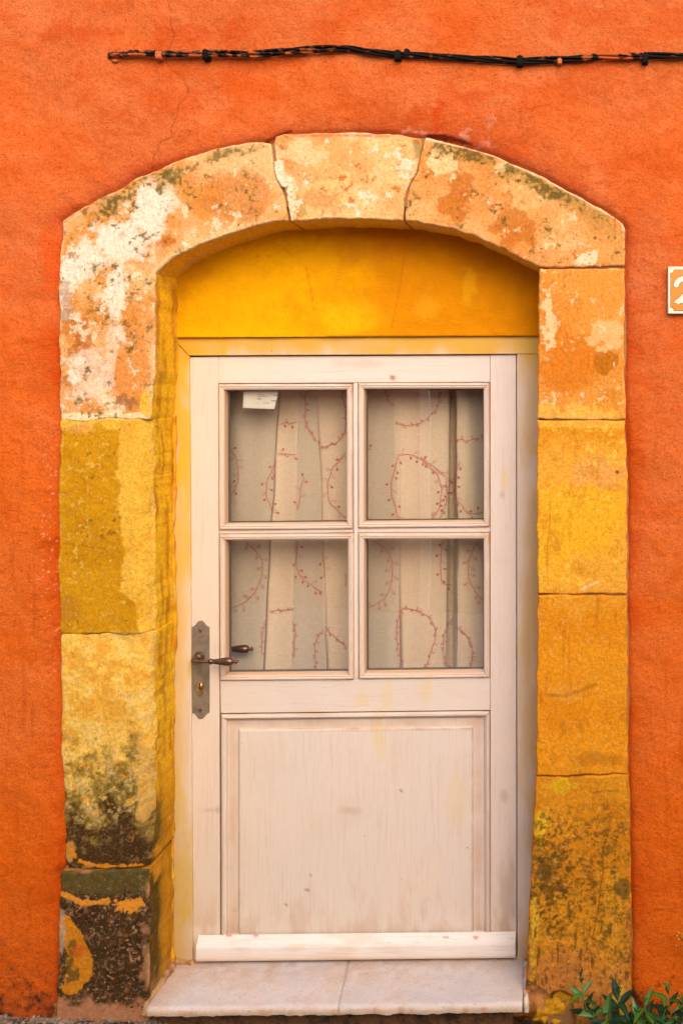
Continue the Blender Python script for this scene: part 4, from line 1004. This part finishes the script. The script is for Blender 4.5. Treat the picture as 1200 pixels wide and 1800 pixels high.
# ------------------------------------------------------------------ doorstep
step = empty('doorstep', P(590, 1780, -.05)); tag(step, 'pale stone doorstep slab in front of the white door', 'doorstep')
def step_slab(corners, zt, th, label):
    """corners: plan (x, y) tl, tr, br, bl; zt: heights"""
    nu, nv = 60, 34; V = []; q = np.array([(*c, z) for c, z in zip(corners, zt)])
    for i in range(nu+1):
        for j in range(nv+1):
            u, w = i/nu, j/nv; p = (q[0]*(1-u)+q[1]*u)*(1-w)+(q[3]*(1-u)+q[2]*u)*w; V.append(p)
    V = np.array(V); U = np.repeat(np.linspace(0, 1, nu+1), nv+1); Wv = np.tile(np.linspace(0, 1, nv+1), nu+1)
    r = fbm(V[:, 0]*576, V[:, 1]*576, 20, 4, 720)
    V[:, 2] += r*.0011-np.where((Wv > .999), .0035+.003*np.clip(fbm(V[:, 0]*576, V[:, 0]*0, 14, 4, 727), 0, 1), 0)-.0012*np.exp(-((V[:, 0]+.65)/.3)**2)*Wv-np.where((U < .001) | (U > .999), .0003, 0)
    V[:, 1] += np.where(Wv > .99, fbm(V[:, 0]*576, V[:, 0]*0, 10, 3, 725)*.0022, 0)
    idx = lambda i, j: i*(nv+1)+j
    Fs = [(idx(i, j), idx(i, j+1), idx(i+1, j+1), idx(i+1, j)) for i in range(nu) for j in range(nv)]
    Q = np.array(Fs); oe = open_edges(Q); ids = np.unique(oe); rank = {int(a): k for k, a in enumerate(ids)}
    base = V[ids]; n0 = len(V); lv = [V]; m_ = len(ids)
    for l, dz in ((1, .3), (2, .65), (3, 1)):
        b = base.copy(); b[:, 2] -= th*dz; b[:, 1] += fbm(base[:, 0]*576, base[:, 0]*0+l*40, 9, 3, 730+l)*.0015-.002*(l < 3); lv.append(b)
    fs = [Q]; a = np.array([rank[int(v)] for v in oe[:, 0]]); c = np.array([rank[int(v)] for v in oe[:, 1]])
    for l in range(3):
        A, B = (oe[:, 0], oe[:, 1]) if l == 0 else (n0+(l-1)*m_+a, n0+(l-1)*m_+c)
        fs.append(np.stack([B, A, n0+l*m_+a, n0+l*m_+c], 1))
    V = np.concatenate(lv); px, py = V[:, 0]*576, V[:, 1]*576
    C = flat(len(V), (222, 206, 200)); n = fbm(px, py, 60, 5, 740); n2 = fbm(px, py, 16, 4, 745)
    C = mix(C, (214, 188, 170), sm(0, .6, n)*.5); C = mix(C, (212, 204, 206), sm(.1, .6, -n)*.5)
    bk = sm(.02, .17, V[:, 1]+n*.02); C = mix(C, (196, 158, 128), bk*.4*sm(-.4, .5, n2+.2)); C = mix(C, (206, 160, 110), sm(-1.16, -1.27, V[:, 0]+n*.02)*.4)
    C[n0:] = mix(C[n0:], (232, 200, 168), np.ones(len(V)-n0)*.7)
    C[n0:] = mix(C[n0:], (206, 150, 100), sm(.1, .6, n2[n0:])*.5)
    o = mesh('slab', V, np.concatenate(fs), M['slab'], step, C); tag(o, label); return o
xl, xr = -1.265, -.138; zl, zr = .0635, .0760
xm = P(594, 0, -.05)[0]; zm = zl+(zr-zl)*(xm-xl)/(xr-xl); xmb = (612-VX)*(3.19)/F
step_slab([(xl-.008, .200), (xmb, .200), (xm, -.050), (xl, -.050)], [zl, zm, zm, zl], .0225, 'left slab')
step_slab([(xmb, .200), (xr-.002, .200), (xr, -.050), (xm, -.050)], [zm+.0004, zr, zr, zm+.0004], .0225, 'right slab')
v, f = boxm(xl+.02, xr-.03, -.012, .21, -.02, .0); v = [(x, y, (z+zl+(zr-zl)*(x-xl)/(xr-xl))-.024 if z > -.01 else -.1) for x, y, z in v]
mesh('bedding', v, f, M['bedding'], step, smooth=False)
# mortar fillets where the slab meets stone and frame
def fillet(name, path, r, seed, colr):
    pts = [np.array(p) for p in smoothpath(path, 8)]
    rr = [r*(1+.35*float(fbm(np.array([i*9.]), np.array([seed*1.]), 20, 3, 760+seed)[0])) for i in range(len(pts))]
    v, f = tube(pts, rr, 12); v = np.array(v); n = fbm(v[:, 0]*900+v[:, 2]*500, v[:, 1]*900, 14, 4, 770+seed)
    v[:, 2] += n*.0025; C = flat(len(v), colr); C = mix(C, (150, 104, 60), sm(.1, .6, n)*.7); mesh(name, v, f, M['mortar'], step, C)
fillet('mortar_fillet', [(xl-.004, .185, zl+.004), (xl-.004, .10, zl+.002), (xl-.006, .03, zl-.004), (xl-.012, -.006, zl-.016), (xl-.016, -.02, zl-.04)], .011, 1, (206, 160, 112))
fillet('mortar_fillet', [(xl, .178, zl+.006), (xl+.03, .176, zl+.004), (xl+.06, .176, zl)], .009, 2, (196, 146, 96))
fillet('mortar_fillet', [(xr+.004, .15, zr+.002), (xr+.007, .05, zr), (xr+.009, .0, zr-.01), (xr+.010, -.006, zr-.05)], .0095, 3, (232, 210, 190))

# ------------------------------------------------------------------ ground
def gz_(x, y): return -.0190+(-.043)*(x+1.73)+(-.015)*y*0-.02*np.clip(-y, 0, 40)*.6
gx = np.concatenate([-np.geomspace(500, 3, 18), np.arange(-2.2, .45, .012), np.geomspace(.6, 500, 18)])
gy = np.concatenate([-np.geomspace(500, .5, 24), np.arange(-.45, .12, .010), [.2, .29]])
X, Y = np.meshgrid(gx, gy, indexing='ij'); X = X.ravel(); Y = Y.ravel()
near = (abs(X) < 3)*(Y > -3)
Z = .0100-.046*np.clip(X+1.73, -6, 6)+.012*np.clip(Y, -4.6, 0)
nn = fbm(X*576, Y*576, 40, 5, 800); Z = Z+near*(nn*.006+fbm(X*576, Y*576, 9, 3, 806)*.0028)
C = flat(len(X), (84, 68, 58)); C = mix(C, (118, 96, 80), sm(.1, .6, nn)*.5); C = mix(C, (46, 34, 28), sm(.1, .6, fbm(X*576, Y*576, 24, 5, 812))*.7)
C = mix(C, (198, 166, 136), sm(.25, .5, fbm(X*576, Y*576, 30, 5, 818)+np.exp(-((Y+.01)/.03)**2)*.4-.1)*.7*near)
C = mix(C, (236, 240, 246), sm(-.7, -2.2, Y)*.9)  # lane whitened in colour to stand for sunlit ground mirrored in the panes
nxg, nyg = len(gx), len(gy); i, j = np.meshgrid(np.arange(nxg-1), np.arange(nyg-1), indexing='ij'); i = i.ravel(); j = j.ravel()
Q = np.stack([i*nyg+j, (i+1)*nyg+j, (i+1)*nyg+j+1, i*nyg+j+1], 1)
g = mesh('pavement', np.stack([X, Y, Z], 1), Q, M['asphalt'], None, C); tag(g, 'worn asphalt pavement at the foot of the wall', None, kind='structure')
def ground_z(x, y): return .0100-.046*(x+1.73)+.012*y
# pebbles and grit
def pebble(c, r, seed):
    rs = random.Random(seed); V = []; n, m_ = 10, 7; ax = [r*rs.uniform(.8, 1.35), r*rs.uniform(.7, 1.1), r*rs.uniform(.5, .8)]; rot = rs.uniform(0, 3)
    for a in range(m_):
        th = math.pi*a/(m_-1)
        for b in range(n):
            ph = 2*math.pi*b/n; w = 1+rs.uniform(-.07, .07); x = math.sin(th)*math.cos(ph)*ax[0]*w; y = math.sin(th)*math.sin(ph)*ax[1]*w
            V.append((c[0]+x*math.cos(rot)-y*math.sin(rot), c[1]+x*math.sin(rot)+y*math.cos(rot), c[2]+math.cos(th)*ax[2]))
    return V, [(a*n+b, (a+1)*n+b, (a+1)*n+(b+1) % n, a*n+(b+1) % n) for a in range(m_-1) for b in range(n)]
rs = random.Random(3); parts = []
for k in range(520):
    x = rs.uniform(-1.80, -1.1) if rs.random() < .8 else rs.uniform(-1.1, -.1); y = -abs(rs.gauss(.012, .05))-.002
    r = abs(rs.gauss(.0022, .0018))+.0012; parts.append(pebble((x, y, ground_z(x, y)+r*.3+.003), r, k))
v, f, _ = join(parts); gr = mesh('grit', v, f, M['pebble']); tag(gr, 'loose pale grit along the foot of the wall', 'grit', kind='stuff')
for (px, r, lab) in ((238, .0105, 'round grey-brown pebble beside the left corner of the doorstep'), (195, .0065, 'small pale pebble at the foot of the blackened stone')):
    x = P(px, 0, -.03)[0]; v, f = pebble((x, -.032, ground_z(x, -.03)+r*.45), r, int(px)); o = mesh('pebble', v, f, M['pebble']); tag(o, lab, 'pebble')

# ------------------------------------------------------------------ cable bundle
cab = empty('cable_bundle', P(700, 96, -.03)); tag(cab, 'twisted black cables clipped along the orange wall above the arch', 'cable')
cpath = [(214, 96), (240, 93), (278, 95), (320, 95.5), (360, 94.5), (410, 95), (450, 95), (500, 91), (560, 86.5), (610, 84.5), (650, 90), (698, 95), (750, 97.5), (800, 101), (850, 104), (913, 107.5), (960, 106), (1010, 104), (1050, 101), (1090, 100), (1133, 99), (1200, 98), (1300, 97), (1500, 99), (1700, 100)]
cp = smoothpath(cpath, 14)
def cabcol(v):
    px, py = PX(v[:, 0], v[:, 2], -.03); n = fbm(px, py, 26, 5, 830); n2 = fbm(px, py, 9, 3, 836)
    c = flat(len(px), (22, 17, 17)); c = mix(c, (206, 100, 46), sm(.0, .2, (460-px)/700+n*.35+n2*.55-.12)*.85); c = mix(c, (120, 84, 66), sm(.2, .5, n2*.8-n*.3)*(px < 500)*.6)
    c = mix(c, (206, 100, 44), sm(.3, .5, blob(px, py, 1075, 100, 60, 30)+n2*.7)*.8); c = mix(c, (150, 96, 66), sm(.55, .75, n2)*.5)
    return mix(c, (120, 92, 82), sm(.5, .8, -n2+n*.2)*(px < 480)*.5)
M['cable'] = mineral('cable_sheath', [(150, 4, (1, 1, 1), 0, .62, .72, (90, 70, 64), .5)], [(200, 4, (1, 1, 1), 0, 0, .4, .002)], .6)
for k in range(4):
    pts = []; R = [.0044, .0042, .0038, .0032][k]
    for i, p in enumerate(cp):
        w = p[0]*.021+k*math.pi/2+.5*math.sin(p[0]*.009)
        tight = 1+.25*math.sin(p[0]*.013+k)
        q = P(p[0], p[1]+math.sin(w)*4.2*tight, 0); yy = -.026-math.cos(w)*.0055
        pts.append((q[0]*(D+yy)/D, yy, CZ+(q[2]-CZ)*(D+yy)/D))
    if k < 2:
        st = [(196-0*k, 103, .02), (192, 101, -.012), (194+k*1.5, 93+k*5.5, -.024), (203, 91+k*4.5, -.027)]
        pts = [tuple(P(a, b, y)) for a, b, y in st]+pts[1:]; pts = [tuple(p) for p in smoothpath(pts[:6], 6)]+pts[6:]
    else: pts[0] = tuple(P(206, 99+k, .01))
    v, f = tube(pts, R, 10); v = np.array(v); mesh('cable', v, f, M['cable'], cab, cabcol(v))
def clip(px, py, w, h, colr='black', lab=None, y=-.036):
    a = P(px-w/2, py-h/2, y); b = P(px+w/2, py+h/2, y); V = []; Fs = []
    n = 10; zc = (a[2]+b[2])/2; hh = (a[2]-b[2])/2
    prof_ = [(-.002, hh), (-.012, hh), (-.034, hh*.98), (-.0365, hh*.8), (-.0375, hh*.3), (-.0375, -hh*.3), (-.0365, -hh*.8), (-.034, -hh*.98), (-.012, -hh), (-.002, -hh)]
    for x in (a[0], a[0]+.0012, b[0]-.0012, b[0]):
        s = 1 if x in (a[0]+.0012, b[0]-.0012) else .93
        for yy, zz in prof_: V.append((x, yy*(s if yy < -.02 else 1), zc+zz*s))
    for i in range(3):
        for k in range(n-1): Fs.append((i*n+k, i*n+k+1, (i+1)*n+k+1, (i+1)*n+k))
    Fs.append(tuple(range(n))); Fs.append(tuple(range(3*n, 4*n))[::-1])
    nail = boxm((a[0]+b[0])/2-.003, (a[0]+b[0])/2+.003, -.036, -.03, a[2]-.001, a[2]+.0012)
    v, f, _ = join([(V, Fs), nail]); o = mesh('clip', v, f, M[colr], cab, smooth=False)
    if lab: tag(o, lab)
clip(360, 95, 10, 17); clip(698, 96, 12, 17); clip(714, 92, 9, 13); clip(913, 106, 11, 18); clip(1133, 101.5, 10.5, 18); clip(1420, 99, 11, 18)
M['clip_paint'] = simple('painted_clip', (214, 104, 44), .8, 0, (120, .4, .003), (60, (110, 60, 40)))
clip(278, 96, 11, 14, 'clip_paint', 'clip splashed with orange paint'); clip(983, 107, 8, 10, 'clip_paint', 'thin clip half hidden by the cables')
# old plaster round the hole where the cables leave the wall
V, Fs = pebble(P(202, 108, -.012), .011, 77); o = mesh('plaster_plug', V, Fs, M['clip_paint'], cab)

# ------------------------------------------------------------------ house number
yS = -.024
sgn = empty('house_number_tile', P(1206, 551, yS)); tag(sgn, 'cream and orange enamel number tile 2 at the right edge', 'sign')
def sp(px, py, y=yS): return P(px, py, y)
def polyplate(name, outline, y0, y1, mat, parent, ch=.001):
    return plate_mesh(name, outline, y0, y1, mat, parent, ch)
polyplate('tile', [(1173, 468.5), (1241, 468.5), (1241, 551.5), (1173, 551.5)], yS, .0, M['cream'], sgn, .0018)
def notch(x0, x1, y0, y1, r):
    o = []
    for cx, cy, a0 in ((x0, y0, 90), (x1, y0, 180), (x1, y1, 270), (x0, y1, 0)):
        arc = [(cx+r*math.cos(math.radians(t)), cy+r*math.sin(math.radians(t))) for t in np.linspace(a0, a0-90, 7)]
        o += arc
    return o
def fanplate(name, outline, y, mat, parent):
    V = [P(a, b, y) for a, b in outline]; n = len(V); V += [(p[0], p[1]+.0012, p[2]) for p in V]
    Fs = [tuple(range(n))]+[(i, i+n, (i+1) % n+n, (i+1) % n) for i in range(n)]
    return mesh(name, V, Fs, mat, parent, smooth=False)
fanplate('border_line', notch(1177.2, 1236.8, 473.6, 546.4, 6.2), yS-.0006, M['outline'], sgn)
fanplate('orange_field', notch(1178.0, 1236.0, 474.4, 545.6, 6.2), yS-.0012, M['sign_orange'], sgn)
cl = smoothpath([(1187.6, 501), (1189.5, 496), (1193, 492.5), (1200, 490), (1209, 491), (1216, 496), (1217, 503), (1212, 510), (1204, 518), (1196, 526), (1188, 532)], 6)
def stroke(pts, w, ext=0):
    L = []; R = []
    for i, p in enumerate(pts):
        t = pts[min(i+1, len(pts)-1)]-pts[max(i-1, 0)]; t = t/(np.linalg.norm(t)+1e-9); n = np.array([-t[1], t[0]])
        L.append(p+n*w); R.append(p-n*w)
    cap = [pts[0]+w*np.array([math.cos(a), math.sin(a)]) for a in np.linspace(math.radians(10), math.radians(170), 6)]
    return L, R, cap
def digit(w, y, mat, name, grow):
    L, R, cap = stroke(cl, w); V = []; Fs = []
    for a, b in zip(L, R): V += [P(*a, y), P(*b, y)]
    for i in range(len(L)-1): Fs.append((2*i, 2*i+1, 2*i+3, 2*i+2))
    b0 = len(V); V.append(P(*cl[0], y)); 
    arc = [cl[0]+w*np.array([math.cos(a), math.sin(a)]) for a in np.linspace(0, 2*math.pi, 17)]
    for a in arc: V.append(P(*a, y+.00005))
    for i in range(16): Fs.append((b0, b0+1+i, b0+2+i))
    foot = [(1184.5-grow, 530.5), (1190-grow, 524.5-grow), (1219+grow, 524.5-grow), (1219+grow, 533+grow), (1184.5-grow, 533+grow)]
    b0 = len(V)
    for a in foot: V.append(P(*a, y-.00005))
    Fs.append(tuple(b0+i for i in range(5)))
    return mesh(name, V, Fs, mat, sgn, smooth=False)
digit(5.4, yS-.0017, M['outline'], 'numeral_outline', .9)
digit(4.5, yS-.0021, M['cream'], 'numeral', 0)

# ------------------------------------------------------------------ plants at the lower right
def leafmesh(base, d, up, L, Wd, bend, c0, c1):
    """lance-shaped leaf with a folded midrib that droops towards its tip"""
    d = mathutils.Vector(d).normalized(); up = mathutils.Vector(up); s = d.cross(up).normalized(); u = s.cross(d).normalized()
    V = []; Cc = []; n = 8
    wid = [.10, .42, .78, 1, .98, .82, .58, .30, .0]
    for i in range(n+1):
        t = i/n; p = mathutils.Vector(base)+d*L*t*(1-.12*bend*t)-u*bend*L*.5*t*t
        w = Wd*wid[i]*.5
        for k, q in ((-1, 1), (-.5, .45), (0, 0), (.5, .45), (1, 1)):
            V.append(p+s*w*k+u*w*.42*abs(k)); Cc.append(c1 if k == 0 else c0)
    Fs = [(i*5+k, i*5+k+1, (i+1)*5+k+1, (i+1)*5+k) for i in range(n) for k in range(4)]
    return [tuple(v) for v in V], Fs, Cc
def plant(stems, label, seed, young=0, group='leafy plants rooted at the foot of the wall'):
    rs = random.Random(seed); root = empty('leafy_plant', stems[0][0][0]); tag(root, label, 'plant', group)
    LV = []; LF = []; LC = []; SV = []; SF = []; SC = []
    for pts, npair, L0 in stems:
        pp = smoothpath(pts, 8); v, f = tube(pp, [.0032*(1-.65*i/len(pp)) for i in range(len(pp))], 7)
        b = len(SV); SV += v; SF += [tuple(i+b for i in t) for t in f]; SC += [tuple(alb((122, 138, 58)))]*len(v)
        rot = rs.uniform(0, 3)
        for k in range(npair):
            t = (.12+.88*k/(npair-1)); i = min(len(pp)-2, int(t*(len(pp)-1))); p = pp[i]; ax = mathutils.Vector(pp[i+1]-pp[i]).normalized()
            rot += 1.57+rs.uniform(-.35, .35); s = ax.orthogonal().normalized(); o = ax.cross(s)
            for h in (0, 1):
                a = rot+h*math.pi+rs.uniform(-.2, .2); rad = s*math.cos(a)+o*math.sin(a)
                tip = t > .86
                dirv = ax*(1.5 if tip else rs.uniform(.35, .9))+rad*(.6 if tip else 1.0)
                L = L0*1.28*(.55 if tip else rs.uniform(.8, 1.15))*(1-.25*t)
                g = rs.random(); c0 = (14+g*22, 40+g*32, 22+g*10) if t < .75 else (42+g*30, 82+g*24, 30)
                if rs.random() < .12: c0 = (90, 120, 70)
                vv, ff, cc = leafmesh(p, dirv, ax if not tip else (0, 0, 1), L, L*rs.uniform(.27, .36), rs.uniform(.1, .9)*(.3 if tip else 1), tuple(alb(c0)), tuple(alb(tuple(min(255, q*1.35) for q in c0))))
                b = len(LV); LV += vv; LF += [tuple(i+b for i in t_) for t_ in ff]; LC += cc
    mesh('stem', SV, SF, M['leaf'], root, np.array(SC)); mesh('foliage', LV, LF, M['leaf'], root, np.array(LC))
def st(pts, n, L): return ([P(a, b, y) for a, b, y in pts], n, L)
plant([st([(1052, 1850, -.10), (1040, 1800, -.115), (1026, 1760, -.12), (1020, 1714, -.13)], 9, .056), st([(1054, 1850, -.10), (1046, 1810, -.14), (1042, 1778, -.16)], 6, .060)],
      'slender upright plant in front of the bottom right jamb stone', 11)
plant([st([(1092, 1850, -.08), (1090, 1800, -.10), (1086, 1765, -.12), (1088, 1738, -.14)], 8, .070), st([(1096, 1850, -.08), (1075, 1815, -.14), (1062, 1785, -.18)], 7, .066), st([(1098, 1850, -.08), (1110, 1815, -.13), (1118, 1780, -.16)], 7, .066)],
      'broad leaved plant at the right corner of the stone surround', 12)
plant([st([(1142, 1850, -.08), (1138, 1815, -.11), (1134, 1785, -.13), (1132, 1762, -.14)], 7, .066), st([(1148, 1850, -.08), (1160, 1810, -.13), (1168, 1772, -.15)], 8, .064), st([(1136, 1860, -.08), (1120, 1830, -.13), (1112, 1796, -.15)], 7, .06), st([(1146, 1860, -.08), (1158, 1835, -.12), (1150, 1802, -.13)], 7, .06), st([(1140, 1860, -.08), (1150, 1830, -.16), (1146, 1790, -.19)], 7, .06)],
      'low dark plant under the orange wall beside the surround', 13)
plant([st([(1188, 1850, -.08), (1184, 1810, -.11), (1176, 1770, -.13), (1172, 1740, -.13)], 9, .062), st([(1192, 1850, -.08), (1200, 1810, -.13), (1196, 1765, -.15)], 8, .064), st([(1188, 1860, -.08), (1192, 1830, -.15), (1188, 1796, -.18)], 7, .06), st([(1195, 1860, -.08), (1215, 1820, -.12), (1225, 1760, -.15)], 8, .064)],
      'leafy plant rising at the bottom right corner under the wall', 14)
# dry sprig reaching in from a taller stem outside
root = empty('dry_sprig', P(1240, 1850, -.08)); tag(root, 'thin dry sprig with yellow buds against the wall at the right edge', 'plant')
parts = []
def sg(pts, r): parts.append(tube(smoothpath([P(a, b, y) for a, b, y in pts], 6), r, 7))
sg([(1240, 1850, -.08), (1232, 1760, -.06), (1216, 1690, -.05), (1202, 1657, -.05), (1190, 1646, -.055)], .0016)
sg([(1208, 1668, -.05), (1198, 1650, -.06), (1194, 1641, -.06)], .0012); sg([(1212, 1682, -.05), (1200, 1664, -.05), (1189, 1663, -.055)], .0011)
v, f, _ = join(parts); mesh('stem', v, f, M['leaf'], root, np.repeat(alb((110, 96, 40))[None], len(v), 0))
parts = [pebble(P(a, b, -.056), .0028, 900+i) for i, (a, b) in enumerate(((1189, 1645), (1193, 1640), (1197, 1647), (1188, 1662), (1192, 1650), (1199, 1641)))]
v, f, _ = join(parts); mesh('buds', v, f, M['leaf'], root, np.repeat(alb((206, 170, 60))[None], len(v), 0))

# ------------------------------------------------------------------ the house across the lane (seen mirrored in the panes)
YO = -5.2
M['opp'] = simple('sandy_render_across', (196, 156, 116), .9, 0, (20, .5, .01), (3, (176, 132, 90)))
M['shutter'] = simple('olive_shutter', (96, 92, 62), .6, 0, None, (8, (80, 76, 50)))
M['white_trim'] = simple('white_trim', (244, 240, 232), .6, 0)
opp = empty('opposite_house', (0, YO, 0)); tag(opp, 'sandy rendered house across the lane, mirrored in the door panes', 'house')
dx0, dx1 = -1.235, -.55; H = 2.7
parts = [boxm(-9, dx0-.07, YO-.5, YO, -1, H), boxm(dx1+.07, 9, YO-.5, YO, -1, H), boxm(dx0-.07, dx1+.07, YO-.5, YO, 2.25, H)]
v, f, _ = join(parts); mesh('wall', v, f, M['opp'], opp, smooth=False)
parts = [boxm(dx0-.07, dx0, YO-.1, YO+.015, -.4, 2.25), boxm(dx1, dx1+.07, YO-.1, YO+.015, -.4, 2.25), boxm(dx0, dx1, YO-.1, YO+.015, 2.18, 2.25)]
v, f, _ = join(parts); mesh('door_frame', v, f, M['white_trim'], opp, smooth=False)
parts = [boxm(dx0, dx1, YO-.2, YO-.14, -.4, 2.18)]+[boxm(dx0+.08, dx1-.08, YO-.14, YO-.125, z, z+.5) for z in (.2, .85, 1.5)]
v, f, _ = join(parts); mesh('door', v, f, M['shutter'], opp, smooth=False)
for wx in (-3.4, 1.3):
    parts = [boxm(wx-.5, wx-.03, YO+.001, YO+.05, 1.0, 2.4), boxm(wx+.03, wx+.5, YO+.001, YO+.05, 1.0, 2.4)]+[boxm(wx-.46+s, wx-.07+s, YO+.05, YO+.06, z, z+.04) for s in (0, .53) for z in np.arange(1.06, 2.34, .08)]
    v, f, _ = join(parts); mesh('shutter', v, f, M['shutter'], opp, smooth=False)
v, f = boxm(-9.1, 9.1, YO-.7, YO+.22, H, H+.14); mesh('eaves', v, f, M['white_trim'], opp, smooth=False)
print('objects', len(bpy.data.objects))
